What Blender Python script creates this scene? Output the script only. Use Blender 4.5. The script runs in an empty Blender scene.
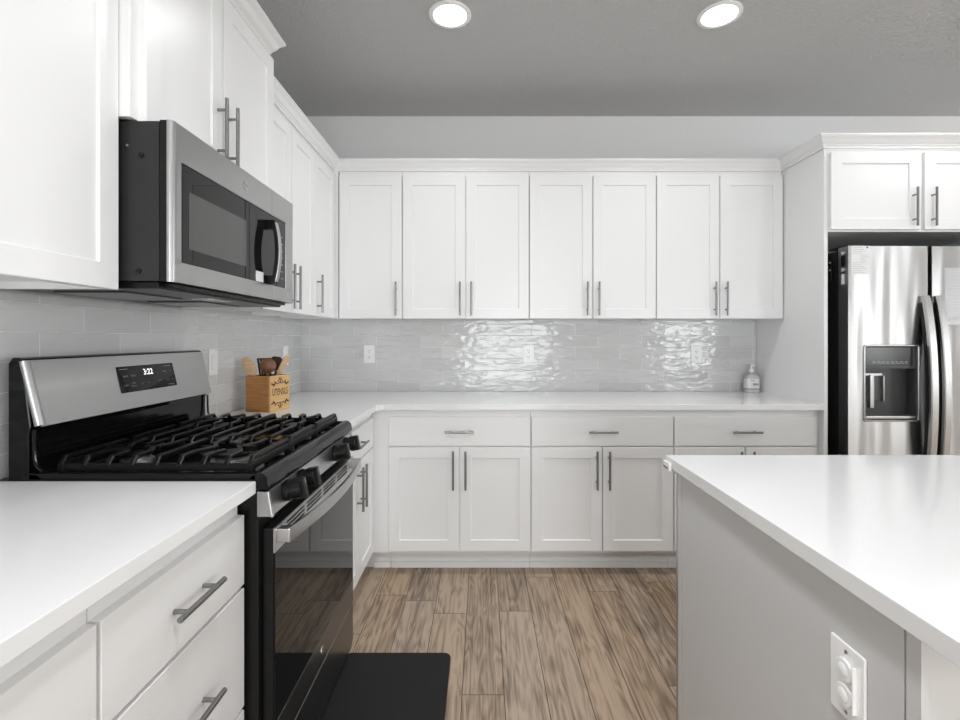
import bpy, bmesh, math, random
from mathutils import Vector, Matrix

random.seed(7)
R = math.radians
C = bpy.context.scene.collection
SC = bpy.context.scene

# ------------------------------------------------------------------ camera, world, exposure
F = 487.0
VPX, VPY = 482.5, 338.0
EYE = 1.267
cam_d = bpy.data.cameras.new('camera')
cam = bpy.data.objects.new('camera', cam_d)
C.objects.link(cam)
cam.location = (0, 0, EYE)
cam.rotation_euler = (R(90), 0, 0)
cam_d.sensor_fit = 'HORIZONTAL'
cam_d.sensor_width = 36.0
cam_d.lens = F * 36.0 / 960.0
cam_d.shift_x = (480 - VPX) / 960.0
cam_d.shift_y = (VPY - 360) / 960.0
cam_d.clip_start = 0.02
SC.camera = cam

SC.view_settings.view_transform = 'Standard'
SC.view_settings.look = 'None'
SC.view_settings.gamma = 1.0
SC.view_settings.use_curve_mapping = False
SC.view_settings.exposure = 0.10
try:
    SC.cycles.use_denoising = True
    SC.cycles.max_bounces = 10
    SC.cycles.diffuse_bounces = 6
    SC.cycles.glossy_bounces = 5
    SC.cycles.sample_clamp_indirect = 6.0
    SC.cycles.caustics_reflective = False
    SC.cycles.caustics_refractive = False
except Exception:
    pass

SKY = 11.5                                   # daylight outside the windows behind the camera
CAN_SPREAD = 140.0
CAN_W = 4.3                                  # row over the worktop
CAN_W2 = 11.0                                # rows nearer the camera                                # one recessed ceiling light
world = bpy.data.worlds.new('overcast_sky')
world.use_nodes = True
SC.world = world
bgn = world.node_tree.nodes['Background']
bgn.inputs[0].default_value = (0.95, 0.985, 1.0, 1)
bgn.inputs[1].default_value = SKY

# room extents
XL, YB, ZC = -1.205, 3.225, 2.735
XR, YR = 6.2, -4.6
OPEN_REAR = [(-0.35, 1.55, 0.05, 2.10), (4.15, 5.15, 0.05, 2.15)]     # x0, x1, z0, z1
OPEN_RIGHT = [(-3.2, -2.3, 0.85, 2.2), (0.2, 2.1, 0.95, 2.2)]                                 # y0, y1, z0, z1; second opening added to brighten the left cabinets


def portal(name, loc, rot, sx, sy):
    l = bpy.data.lights.new(name, 'AREA')
    l.shape = 'RECTANGLE'
    l.size, l.size_y = sx, sy
    l.cycles.is_portal = True
    o = bpy.data.objects.new(name, l)
    o.location = loc
    o.rotation_euler = rot
    C.objects.link(o)


for x0, x1, z0, z1 in OPEN_REAR:
    portal('window_portal', ((x0 + x1) / 2, YR - 0.02, (z0 + z1) / 2), (R(90), 0, 0), x1 - x0, z1 - z0)
for y0, y1, z0, z1 in OPEN_RIGHT:
    portal('window_portal', (XR + 0.02, (y0 + y1) / 2, (z0 + z1) / 2), (R(90), 0, R(90)), y1 - y0, z1 - z0)


# ------------------------------------------------------------------ materials
def new_mat(name):
    m = bpy.data.materials.new(name)
    m.use_nodes = True
    nt = m.node_tree
    return m, nt, nt.nodes['Principled BSDF']


def nd(nt, typ, **kw):
    n = nt.nodes.new(typ)
    for k, v in kw.items():
        setattr(n, k, v)
    return n


def plain(name, col, rough=0.4, metal=0.0, spec=0.5, bump=None, coat=0.0):
    m, nt, p = new_mat(name)
    if not isinstance(col, tuple):
        col = (col, col, col)
    p.inputs['Base Color'].default_value = (*col, 1)
    p.inputs['Roughness'].default_value = rough
    p.inputs['Metallic'].default_value = metal
    p.inputs['Specular IOR Level'].default_value = spec
    p.inputs['Coat Weight'].default_value = coat
    if bump:
        scale, dist, strength = bump
        g = nd(nt, 'ShaderNodeNewGeometry')
        n = nd(nt, 'ShaderNodeTexNoise')
        n.inputs['Scale'].default_value = scale
        n.inputs['Detail'].default_value = 3
        nt.links.new(g.outputs['Position'], n.inputs['Vector'])
        b = nd(nt, 'ShaderNodeBump')
        b.inputs['Strength'].default_value = strength
        b.inputs['Distance'].default_value = dist
        nt.links.new(n.outputs['Fac'], b.inputs['Height'])
        nt.links.new(b.outputs['Normal'], p.inputs['Normal'])
    return m


def steel(name, col, rough, stretch=(1, 1, 60), wav=0.0, aniso=0.0):
    """brushed steel: fine streaks along one world direction, optional slow panel waves"""
    m, nt, p = new_mat(name)
    p.inputs['Metallic'].default_value = 1.0
    g = nd(nt, 'ShaderNodeNewGeometry')
    mp = nd(nt, 'ShaderNodeMapping')
    mp.inputs['Scale'].default_value = stretch
    n = nd(nt, 'ShaderNodeTexNoise')
    n.inputs['Scale'].default_value = 12
    n.inputs['Detail'].default_value = 4
    nt.links.new(g.outputs['Position'], mp.inputs['Vector'])
    nt.links.new(mp.outputs['Vector'], n.inputs['Vector'])
    cr = nd(nt, 'ShaderNodeMix', data_type='RGBA')
    cr.inputs[6].default_value = (col * 0.96, col * 0.96, col * 0.96, 1)
    cr.inputs[7].default_value = (col * 1.03, col * 1.03, col * 1.03, 1)
    nt.links.new(n.outputs['Fac'], cr.inputs[0])
    nt.links.new(cr.outputs[2], p.inputs['Base Color'])
    mr = nd(nt, 'ShaderNodeMapRange')
    mr.inputs['To Min'].default_value = rough * 0.85
    mr.inputs['To Max'].default_value = rough * 1.2
    nt.links.new(n.outputs['Fac'], mr.inputs['Value'])
    nt.links.new(mr.outputs[0], p.inputs['Roughness'])
    if aniso:
        tg = nd(nt, 'ShaderNodeTangent', direction_type='RADIAL', axis='Z')
        nt.links.new(tg.outputs[0], p.inputs['Tangent'])
        p.inputs['Anisotropic'].default_value = aniso
        p.inputs['Anisotropic Rotation'].default_value = 0.25
    if wav:
        mp2 = nd(nt, 'ShaderNodeMapping')
        mp2.inputs['Scale'].default_value = (1, 1, 0.18)
        nt.links.new(g.outputs['Position'], mp2.inputs['Vector'])
        n2 = nd(nt, 'ShaderNodeTexNoise')
        n2.inputs['Scale'].default_value = 7
        n2.inputs['Detail'].default_value = 1
        nt.links.new(mp2.outputs['Vector'], n2.inputs['Vector'])
        b = nd(nt, 'ShaderNodeBump')
        b.inputs['Strength'].default_value = 1.0
        b.inputs['Distance'].default_value = wav
        nt.links.new(n2.outputs['Fac'], b.inputs['Height'])
        nt.links.new(b.outputs['Normal'], p.inputs['Normal'])
    return m


def tile_mat(name, along, phase):
    """glossy wavy grey subway tile; along = 0 (x) or 1 (y)"""
    m, nt, p = new_mat(name)
    g = nd(nt, 'ShaderNodeNewGeometry')
    s = nd(nt, 'ShaderNodeSeparateXYZ')
    nt.links.new(g.outputs['Position'], s.inputs[0])
    ax = nd(nt, 'ShaderNodeMath', operation='ADD')
    nt.links.new(s.outputs[along], ax.inputs[0])
    ax.inputs[1].default_value = phase
    az = nd(nt, 'ShaderNodeMath', operation='ADD')
    nt.links.new(s.outputs[2], az.inputs[0])
    az.inputs[1].default_value = -0.9
    c = nd(nt, 'ShaderNodeCombineXYZ')
    nt.links.new(ax.outputs[0], c.inputs[0])
    nt.links.new(az.outputs[0], c.inputs[1])
    br = nd(nt, 'ShaderNodeTexBrick')
    br.offset = 0.5
    br.offset_frequency = 2
    br.inputs['Color1'].default_value = (0.0, 0.0, 0.0, 1)
    br.inputs['Color2'].default_value = (1.0, 1.0, 1.0, 1)
    br.inputs['Mortar'].default_value = (0.5, 0.5, 0.5, 1)
    br.inputs['Scale'].default_value = 1.0
    br.inputs['Mortar Size'].default_value = 0.0016
    br.inputs['Mortar Smooth'].default_value = 0.15
    br.inputs['Brick Width'].default_value = 0.2925
    br.inputs['Row Height'].default_value = 0.0765
    nt.links.new(c.outputs[0], br.inputs['Vector'])
    tone = nd(nt, 'ShaderNodeMapRange')
    tone.inputs['To Min'].default_value = 0.58
    tone.inputs['To Max'].default_value = 0.66
    nt.links.new(br.outputs['Color'], tone.inputs['Value'])
    mx = nd(nt, 'ShaderNodeMix', data_type='RGBA')
    nt.links.new(br.outputs['Fac'], mx.inputs[0])
    nt.links.new(tone.outputs[0], mx.inputs[6])
    mx.inputs[7].default_value = (0.80, 0.80, 0.80, 1)
    nt.links.new(mx.outputs[2], p.inputs['Base Color'])
    rr = nd(nt, 'ShaderNodeMapRange')
    rr.inputs['To Min'].default_value = 0.05
    rr.inputs['To Max'].default_value = 0.6
    nt.links.new(br.outputs['Fac'], rr.inputs['Value'])
    nt.links.new(rr.outputs[0], p.inputs['Roughness'])
    p.inputs['Specular IOR Level'].default_value = 0.38
    # hand-made waves, different on each tile
    off = nd(nt, 'ShaderNodeVectorMath', operation='SCALE')
    nt.links.new(br.outputs['Color'], off.inputs[0])
    off.inputs['Scale'].default_value = 9.0
    ad = nd(nt, 'ShaderNodeVectorMath', operation='ADD')
    nt.links.new(c.outputs[0], ad.inputs[0])
    nt.links.new(off.outputs[0], ad.inputs[1])
    mp = nd(nt, 'ShaderNodeMapping')
    mp.inputs['Scale'].default_value = (1.0, 2.6, 1.0)
    nt.links.new(ad.outputs[0], mp.inputs['Vector'])
    n = nd(nt, 'ShaderNodeTexNoise')
    n.inputs['Scale'].default_value = 11
    n.inputs['Detail'].default_value = 1.5
    n.inputs['Distortion'].default_value = 0.6
    nt.links.new(mp.outputs[0], n.inputs['Vector'])
    b1 = nd(nt, 'ShaderNodeBump')
    b1.inputs['Strength'].default_value = 1.0
    b1.inputs['Distance'].default_value = 0.0045
    nt.links.new(n.outputs['Fac'], b1.inputs['Height'])
    b2 = nd(nt, 'ShaderNodeBump', invert=True)
    b2.inputs['Strength'].default_value = 0.6
    b2.inputs['Distance'].default_value = 0.002
    nt.links.new(br.outputs['Fac'], b2.inputs['Height'])
    nt.links.new(b1.outputs[0], b2.inputs['Normal'])
    nt.links.new(b2.outputs[0], p.inputs['Normal'])
    return m


def floor_mat():
    m, nt, p = new_mat('wood_planks')
    g = nd(nt, 'ShaderNodeNewGeometry')
    s = nd(nt, 'ShaderNodeSeparateXYZ')
    nt.links.new(g.outputs['Position'], s.inputs[0])
    def M(op, a, b=None, cc=None):
        n = nd(nt, 'ShaderNodeMath', operation=op)
        for k, v in enumerate((a, b, cc)):
            if v is None:
                continue
            if isinstance(v, (int, float)):
                n.inputs[k].default_value = v
            else:
                nt.links.new(v, n.inputs[k])
        return n.outputs[0]
    PW, PL = 0.150, 1.22
    ru = M('DIVIDE', M('ADD', s.outputs[0], 0.0727), PW)
    row = M('FLOOR', ru)
    wn1 = nd(nt, 'ShaderNodeTexWhiteNoise', noise_dimensions='1D')
    nt.links.new(row, wn1.inputs['W'])
    cu = M('ADD', M('DIVIDE', s.outputs[1], PL), wn1.outputs['Value'])
    col_ = M('FLOOR', cu)
    idv = nd(nt, 'ShaderNodeCombineXYZ')
    nt.links.new(row, idv.inputs[0])
    nt.links.new(col_, idv.inputs[1])
    wn2 = nd(nt, 'ShaderNodeTexWhiteNoise', noise_dimensions='3D')
    nt.links.new(idv.outputs[0], wn2.inputs['Vector'])
    fx = M('FRACT', ru)
    fy = M('FRACT', cu)
    ex = M('MULTIPLY', M('MINIMUM', fx, M('SUBTRACT', 1.0, fx)), PW)
    ey = M('MULTIPLY', M('MINIMUM', fy, M('SUBTRACT', 1.0, fy)), PL)
    seam = M('LESS_THAN', M('MINIMUM', ex, ey), 0.0014)
    c = nd(nt, 'ShaderNodeCombineXYZ')
    nt.links.new(s.outputs[1], c.inputs[0])
    nt.links.new(s.outputs[0], c.inputs[1])
    off = nd(nt, 'ShaderNodeVectorMath', operation='SCALE')
    nt.links.new(wn2.outputs['Color'], off.inputs[0])
    off.inputs['Scale'].default_value = 37.0
    ad = nd(nt, 'ShaderNodeVectorMath', operation='ADD')
    nt.links.new(c.outputs[0], ad.inputs[0])
    nt.links.new(off.outputs[0], ad.inputs[1])
    # grain
    mp = nd(nt, 'ShaderNodeMapping')
    mp.inputs['Scale'].default_value = (0.55, 30.0, 1.0)
    nt.links.new(ad.outputs[0], mp.inputs['Vector'])
    n1 = nd(nt, 'ShaderNodeTexNoise')
    n1.inputs['Scale'].default_value = 2.6
    n1.inputs['Detail'].default_value = 9
    n1.inputs['Roughness'].default_value = 0.74
    n1.inputs['Distortion'].default_value = 0.15
    nt.links.new(mp.outputs[0], n1.inputs['Vector'])
    # cathedral figure
    mp2 = nd(nt, 'ShaderNodeMapping')
    mp2.inputs['Scale'].default_value = (1.1, 8.0, 1.0)
    nt.links.new(ad.outputs[0], mp2.inputs['Vector'])
    n2 = nd(nt, 'ShaderNodeTexNoise')
    n2.inputs['Scale'].default_value = 1.7
    n2.inputs['Detail'].default_value = 2
    nt.links.new(mp2.outputs[0], n2.inputs['Vector'])
    mul = nd(nt, 'ShaderNodeMath', operation='MULTIPLY')
    nt.links.new(n2.outputs['Fac'], mul.inputs[0])
    mul.inputs[1].default_value = 60
    sn = nd(nt, 'ShaderNodeMath', operation='SINE')
    nt.links.new(mul.outputs[0], sn.inputs[0])
    # blotches and knots
    mp3 = nd(nt, 'ShaderNodeMapping')
    mp3.inputs['Scale'].default_value = (2.4, 7.0, 1.0)
    nt.links.new(ad.outputs[0], mp3.inputs['Vector'])
    vo = nd(nt, 'ShaderNodeTexVoronoi')
    vo.inputs['Scale'].default_value = 0.9
    nt.links.new(mp3.outputs[0], vo.inputs['Vector'])
    kn = nd(nt, 'ShaderNodeMapRange')
    kn.inputs['From Min'].default_value = 0.03
    kn.inputs['From Max'].default_value = 0.20
    kn.inputs['To Min'].default_value = 0.30
    kn.inputs['To Max'].default_value = 1.0
    nt.links.new(vo.outputs['Distance'], kn.inputs['Value'])
    n3 = nd(nt, 'ShaderNodeTexNoise')
    n3.inputs['Scale'].default_value = 1.6
    n3.inputs['Detail'].default_value = 3
    nt.links.new(mp3.outputs[0], n3.inputs['Vector'])
    # value = 0.55*grain + 0.1*sine + 0.35*plank tone + blotch
    a1 = nd(nt, 'ShaderNodeMath', operation='MULTIPLY_ADD')
    nt.links.new(sn.outputs[0], a1.inputs[0])
    a1.inputs[1].default_value = 0.085
    g1 = M('MULTIPLY_ADD', n1.outputs['Fac'], 1.35, -0.175)
    nt.links.new(g1, a1.inputs[2])
    a2 = nd(nt, 'ShaderNodeMath', operation='MULTIPLY_ADD')
    nt.links.new(wn2.outputs['Value'], a2.inputs[0])
    a2.inputs[1].default_value = 0.24
    nt.links.new(a1.outputs[0], a2.inputs[2])
    a3 = nd(nt, 'ShaderNodeMath', operation='MULTIPLY_ADD')
    nt.links.new(n3.outputs['Fac'], a3.inputs[0])
    a3.inputs[1].default_value = 0.48
    nt.links.new(a2.outputs[0], a3.inputs[2])
    ramp = nd(nt, 'ShaderNodeValToRGB')
    e = ramp.color_ramp.elements
    e[0].position, e[0].color = 0.40, (0.085, 0.062, 0.045, 1)
    e[1].position, e[1].color = 1.05, (0.44, 0.335, 0.245, 1)
    e2 = ramp.color_ramp.elements.new(0.64)
    e2.color = (0.185, 0.133, 0.093, 1)
    e3 = ramp.color_ramp.elements.new(0.80)
    e3.color = (0.295, 0.217, 0.155, 1)
    nt.links.new(a3.outputs[0], ramp.inputs[0])
    mk = nd(nt, 'ShaderNodeMix', data_type='RGBA', blend_type='MULTIPLY')
    mk.inputs[0].default_value = 1.0
    nt.links.new(ramp.outputs[0], mk.inputs[6])
    nt.links.new(kn.outputs[0], mk.inputs[7])
    mx = nd(nt, 'ShaderNodeMix', data_type='RGBA')
    nt.links.new(seam, mx.inputs[0])
    nt.links.new(mk.outputs[2], mx.inputs[6])
    mx.inputs[7].default_value = (0.055, 0.038, 0.027, 1)
    hs = nd(nt, 'ShaderNodeHueSaturation')
    sc_ = nd(nt, 'ShaderNodeSeparateColor')
    nt.links.new(wn2.outputs['Color'], sc_.inputs[0])
    nt.links.new(M('MULTIPLY_ADD', sc_.outputs[1], 0.32, 0.84), hs.inputs['Saturation'])
    nt.links.new(mk.outputs[2], hs.inputs['Color'])
    nt.links.new(hs.outputs[0], mx.inputs[6])
    nt.links.new(mx.outputs[2], p.inputs['Base Color'])
    p.inputs['Roughness'].default_value = 0.5
    p.inputs['Specular IOR Level'].default_value = 0.3
    b = nd(nt, 'ShaderNodeBump')
    b.inputs['Strength'].default_value = 0.25
    b.inputs['Distance'].default_value = 0.002
    nt.links.new(n1.outputs['Fac'], b.inputs['Height'])
    nt.links.new(b.outputs[0], p.inputs['Normal'])
    return m


def bamboo_mat(name, c0, c1):
    m, nt, p = new_mat(name)
    g = nd(nt, 'ShaderNodeNewGeometry')
    mp = nd(nt, 'ShaderNodeMapping')
    mp.inputs['Scale'].default_value = (6, 6, 70)
    nt.links.new(g.outputs['Position'], mp.inputs['Vector'])
    n = nd(nt, 'ShaderNodeTexNoise')
    n.inputs['Scale'].default_value = 2.0
    n.inputs['Detail'].default_value = 4
    nt.links.new(mp.outputs[0], n.inputs['Vector'])
    r = nd(nt, 'ShaderNodeValToRGB')
    r.color_ramp.elements[0].position = 0.3
    r.color_ramp.elements[0].color = (*c0, 1)
    r.color_ramp.elements[1].position = 0.7
    r.color_ramp.elements[1].color = (*c1, 1)
    nt.links.new(n.outputs['Fac'], r.inputs[0])
    nt.links.new(r.outputs[0], p.inputs['Base Color'])
    p.inputs['Roughness'].default_value = 0.45
    return m


def glass_mat(name, col, rough=0.03):
    m, nt, p = new_mat(name)
    p.inputs['Base Color'].default_value = (col, col, col, 1)
    p.inputs['Roughness'].default_value = rough
    p.inputs['Specular IOR Level'].default_value = 0.25
    return m


def emit_mat(name, strength):
    m, nt, p = new_mat(name)
    p.inputs['Base Color'].default_value = (0.9, 0.9, 0.9, 1)
    p.inputs['Emission Color'].default_value = (1, 1, 1, 1)
    p.inputs['Emission Strength'].default_value = strength
    return m


M_WHITE = plain('cabinet_paint', 0.80, 0.32)
M_GREYPAINT = plain('island_paint', 0.60, 0.38)
M_QUARTZ = plain('white_quartz', 0.78, 0.13, spec=0.5)
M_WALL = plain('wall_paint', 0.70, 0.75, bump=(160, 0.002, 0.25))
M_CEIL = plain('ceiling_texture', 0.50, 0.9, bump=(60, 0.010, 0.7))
M_FLOOR = floor_mat()
M_TILE_B = tile_mat('subway_tile_along_x', 0, 0.848 + 0.2925 * 4)
M_TILE_L = tile_mat('subway_tile_along_y', 1, 0.0)
M_NICKEL = steel('brushed_nickel', 0.27, 0.30)
M_STEEL = steel('stainless_steel', 0.42, 0.30, (70, 0.5, 70), aniso=0.5)
M_BRIGHTSTEEL = steel('bright_stainless', 0.68, 0.28, (70, 70, 0.5))
M_STEELY = steel('range_stainless', 0.48, 0.30, (60, 0.5, 60), aniso=0.5)
M_FRIDGE = steel('fridge_stainless', 0.62, 0.30, (1.0, 60, 60), wav=0.012, aniso=0.85)
M_DARKSTEEL = steel('drawer_stainless', 0.20, 0.30, (60, 1.0, 60))
M_ENAMEL = plain('black_enamel', 0.004, 0.12, spec=0.25)
M_IRON = plain('cast_iron', 0.004, 0.36, spec=0.22, bump=(600, 0.0006, 0.4))
M_PLASTIC = plain('black_plastic', 0.006, 0.3, spec=0.25)
M_DARKGREY = plain('charcoal_paint', 0.022, 0.4, spec=0.3)
M_GLASS = glass_mat('black_glass', 0.008, 0.02)
M_MESHWIN = plain('microwave_window', 0.035, 0.06, spec=0.8)
M_PLATE = plain('white_plastic', 0.90, 0.3)
M_SLOT = plain('slot_dark', 0.05, 0.5)
M_ALU = plain('burner_aluminium', 0.55, 0.3, metal=1.0)
M_MAT = plain('rubber_mat', 0.012, 0.7, spec=0.25, bump=(350, 0.001, 0.5))
M_BAMBOO = bamboo_mat('bamboo', (0.33, 0.14, 0.038), (0.48, 0.225, 0.072))
M_BAMBOOL = bamboo_mat('pale_bamboo', (0.55, 0.33, 0.13), (0.68, 0.43, 0.19))
M_INK = plain('burnt_lettering', (0.045, 0.025, 0.012), 0.7)
M_WOODPALE = bamboo_mat('pale_wood', (0.52, 0.34, 0.19), (0.66, 0.46, 0.28))
M_WOODRED = bamboo_mat('red_brown_wood', (0.16, 0.065, 0.032), (0.25, 0.11, 0.055))
M_WOODDARK = bamboo_mat('dark_wood', (0.035, 0.02, 0.014), (0.08, 0.04, 0.025))
M_TRIM = plain('light_trim', 0.85, 0.4)
M_LED = emit_mat('lamp_lens', 9.0)
M_DIGIT = emit_mat('display_digits', 1.2)
M_DIM = plain('panel_marks', 0.28, 0.5)
M_LABEL = plain('paper_label', 0.75, 0.5)
M_LABELG = plain('clear_film_label', 0.52, 0.25)
M_PRINT = plain('label_print', 0.18, 0.6)
M_FILM = plain('clear_film', 0.40, 0.45, metal=0.85)
M_BOTTLE = plain('frosted_bottle', 0.55, 0.12)


# ------------------------------------------------------------------ mesh helpers
class MB:
    def __init__(self, tf=None):
        self.bm = bmesh.new()
        self.tf = tf

    def box(self, x0, x1, y0, y1, z0, z1, bev=0.0, seg=2):
        x0, x1 = min(x0, x1), max(x0, x1)
        y0, y1 = min(y0, y1), max(y0, y1)
        z0, z1 = min(z0, z1), max(z0, z1)
        mat = Matrix.Translation(((x0 + x1) / 2, (y0 + y1) / 2, (z0 + z1) / 2)) @ Matrix.Diagonal((x1 - x0, y1 - y0, z1 - z0, 1))
        vs = bmesh.ops.create_cube(self.bm, size=1.0, matrix=mat)['verts']
        if bev > 0:
            es = list({e for v in vs for e in v.link_edges})
            bmesh.ops.bevel(self.bm, geom=es, offset=bev, segments=seg, affect='EDGES', profile=0.5)
        return self

    def cyl(self, p0, p1, r, seg=20, r2=None, bev=0.0):
        p0, p1 = Vector(p0), Vector(p1)
        d = p1 - p0
        q = Vector((0, 0, 1)).rotation_difference(d.normalized())
        mat = Matrix.Translation((p0 + p1) / 2) @ q.to_matrix().to_4x4()
        vs = bmesh.ops.create_cone(self.bm, cap_ends=True, segments=seg, radius1=r, radius2=r if r2 is None else r2,
                                   depth=d.length, matrix=mat)['verts']
        if bev > 0:
            es = [e for e in {e for v in vs for e in v.link_edges} if len(e.link_faces) == 2 and
                  any(len(f.verts) > 4 for f in e.link_faces)]
            bmesh.ops.bevel(self.bm, geom=es, offset=bev, segments=2, affect='EDGES', profile=0.5)
        return self

    def ring_stack(self, rings, cap=True, closed=False):
        bm = self.bm
        vv = [[bm.verts.new(p) for p in r] for r in rings]
        n = len(rings[0])
        rng = range(len(vv)) if closed else range(len(vv) - 1)
        for i in rng:
            a, b = vv[i], vv[(i + 1) % len(vv)]
            for k in range(n):
                try:
                    bm.faces.new((a[k], a[(k + 1) % n], b[(k + 1) % n], b[k]))
                except ValueError:
                    pass
        if cap and not closed:
            bm.faces.new(vv[0])
            bm.faces.new(list(reversed(vv[-1])))
        return self

    def sweep(self, path, prof, up=(0, 0, 1), closed=False):
        """prof: list of (side, up) offsets"""
        P = [Vector(p) for p in path]
        up = Vector(up)
        rings = []
        n = len(P)
        for i, p in enumerate(P):
            if closed:
                t = (P[(i + 1) % n] - P[i - 1]).normalized()
            else:
                t = (P[min(i + 1, n - 1)] - P[max(i - 1, 0)]).normalized()
            s = t.cross(up)
            if s.length < 1e-5:
                s = Vector((1, 0, 0))
            s.normalize()
            u = s.cross(t).normalized()
            rings.append([p + s * a + u * b for a, b in prof])
        return self.ring_stack(rings, closed=closed)

    def tube(self, path, r, seg=10, closed=False, up=(0.03, 0.02, 1)):
        prof = [(r * math.cos(2 * math.pi * k / seg), r * math.sin(2 * math.pi * k / seg)) for k in range(seg)]
        return self.sweep(path, prof, up, closed)

    def lathe(self, prof, origin=(0, 0, 0), axis='z', seg=28, sx=1.0, sy=1.0):
        """prof: list of (radius, height) from bottom to top"""
        o = Vector(origin)
        rings = []
        for r, h in prof:
            r = max(r, 0.0002)
            ring = []
            for k in range(seg):
                a = 2 * math.pi * k / seg
                x, y = r * sx * math.cos(a), r * sy * math.sin(a)
                if axis == 'z':
                    v = Vector((x, y, h))
                elif axis == 'x':
                    v = Vector((h, x, y))
                else:
                    v = Vector((x, h, y))
                ring.append(o + v)
            rings.append(ring)
        return self.ring_stack(rings)

    def prism(self, poly, axis, a0, a1, bev=0.0, seg=2):
        """poly: 2D points in the plane across the axis: x -> (y,z), y -> (x,z), z -> (x,y)"""
        def pt(p, a):
            if axis == 'x':
                return (a, p[0], p[1])
            if axis == 'y':
                return (p[0], a, p[1])
            return (p[0], p[1], a)
        bm = self.bm
        va = [bm.verts.new(pt(p, a0)) for p in poly]
        vb = [bm.verts.new(pt(p, a1)) for p in poly]
        n = len(poly)
        fs = [bm.faces.new(va), bm.faces.new(list(reversed(vb)))]
        for k in range(n):
            fs.append(bm.faces.new((va[k], vb[k], vb[(k + 1) % n], va[(k + 1) % n])))
        bmesh.ops.recalc_face_normals(bm, faces=fs)
        if bev > 0:
            es = list({e for f in fs for e in f.edges})
            bmesh.ops.bevel(bm, geom=es, offset=bev, segments=seg, affect='EDGES', profile=0.5)
        return self

    def ellipsoid(self, c, rx, ry, rz, rot=None, seg=20):
        mat = Matrix.Translation(c)
        if rot is not None:
            mat = mat @ rot.to_4x4()
        mat = mat @ Matrix.Diagonal((rx, ry, rz, 1))
        bmesh.ops.create_uvsphere(self.bm, u_segments=seg, v_segments=max(8, seg // 2), radius=1.0, matrix=mat)
        return self

    def shaker(self, u0, u1, z0, z1, d, t=0.019, fr=0.058, rec=0.0065):
        """a shaker door: front at distance d, in (u, d, z)"""
        bm = self.bm
        e = 0.0016

        def rect(ins, dd):
            return [bm.verts.new(p) for p in ((u0 + ins, dd, z0 + ins), (u1 - ins, dd, z0 + ins),
                                              (u1 - ins, dd, z1 - ins), (u0 + ins, dd, z1 - ins))]
        rs = [rect(0, d - t), rect(0, d - e), rect(e, d), rect(fr, d), rect(fr + 0.0025, d - rec)]
        bm.faces.new(rs[0])
        for a, b in zip(rs, rs[1:]):
            for k in range(4):
                bm.faces.new((a[k], a[(k + 1) % 4], b[(k + 1) % 4], b[k]))
        bm.faces.new(list(reversed(rs[-1])))
        return self

    def text(self, s, size, origin, right, up, depth=0.0004, align='CENTER', stretch=1.0, bold=0.0):
        cu = bpy.data.curves.new('lettering', 'FONT')
        cu.body = s
        cu.size = size
        cu.align_x = align
        cu.align_y = 'CENTER'
        cu.offset = bold
        cu.resolution_u = 3
        ob = bpy.data.objects.new('lettering', cu)
        C.objects.link(ob)
        bpy.context.view_layer.update()
        me = bpy.data.meshes.new_from_object(ob.evaluated_get(bpy.context.evaluated_depsgraph_get()))
        bpy.data.objects.remove(ob)
        bpy.data.curves.remove(cu)
        o, r, u = Vector(origin), Vector(right).normalized(), Vector(up).normalized()
        n = r.cross(u)
        vs = [self.bm.verts.new(o + r * v.co.x * stretch + u * v.co.y + n * depth) for v in me.vertices]
        for pl in me.polygons:
            try:
                self.bm.faces.new([vs[i] for i in pl.vertices])
            except ValueError:
                pass
        bpy.data.meshes.remove(me)
        return self

    def quad(self, origin, right, up, w, h, depth=0.0004):
        o, r, u = Vector(origin), Vector(right).normalized(), Vector(up).normalized()
        n = r.cross(u)
        vs = [self.bm.verts.new(o + r * a * w / 2 + u * b * h / 2 + n * depth) for a, b in ((-1, -1), (1, -1), (1, 1), (-1, 1))]
        self.bm.faces.new(vs)
        return self

    def build(self, name, mat, parent=None, flat=False, normals=True):
        bm = self.bm
        if self.tf:
            for v in bm.verts:
                v.co = Vector(self.tf(*v.co))
        if normals:
            bmesh.ops.recalc_face_normals(bm, faces=bm.faces[:])
        org = Vector((0, 0, 0))
        p = parent
        while p is not None:
            org += Vector(p.location)
            p = p.parent
        loc = Vector((0, 0, 0))
        if parent is None:
            lo = [min(v.co[i] for v in bm.verts) for i in range(3)]
            hi = [max(v.co[i] for v in bm.verts) for i in range(3)]
            loc = Vector(((lo[0] + hi[0]) / 2, (lo[1] + hi[1]) / 2, lo[2]))
            org = loc
        for v in bm.verts:
            v.co -= org
        me = bpy.data.meshes.new(name)
        bm.to_mesh(me)
        bm.free()
        if not flat:
            for pl in me.polygons:
                pl.use_smooth = True
            me.set_sharp_from_angle(angle=R(26))
        o = bpy.data.objects.new(name, me)
        if not flat:
            wn = o.modifiers.new('weighted_normals', 'WEIGHTED_NORMAL')
            wn.keep_sharp = True
            wn.weight = 80
        o.location = loc
        me.materials.append(mat)
        C.objects.link(o)
        if parent is not None:
            o.parent = parent
        return o


def tag(o, label, cat, group=None):
    o['label'] = label
    o['category'] = cat
    if group:
        o['group'] = group
    return o


def thing(name, loc, label, cat, group=None):
    o = bpy.data.objects.new(name, None)
    o.empty_display_size = 0.1
    o.location = loc
    C.objects.link(o)
    return tag(o, label, cat, group)


def struct(o):
    o['kind'] = 'structure'
    return o


def tf_back(u, d, z):
    return (u, YB - d, z)


def tf_left(u, d, z):
    return (XL + d, u, z)


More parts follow.
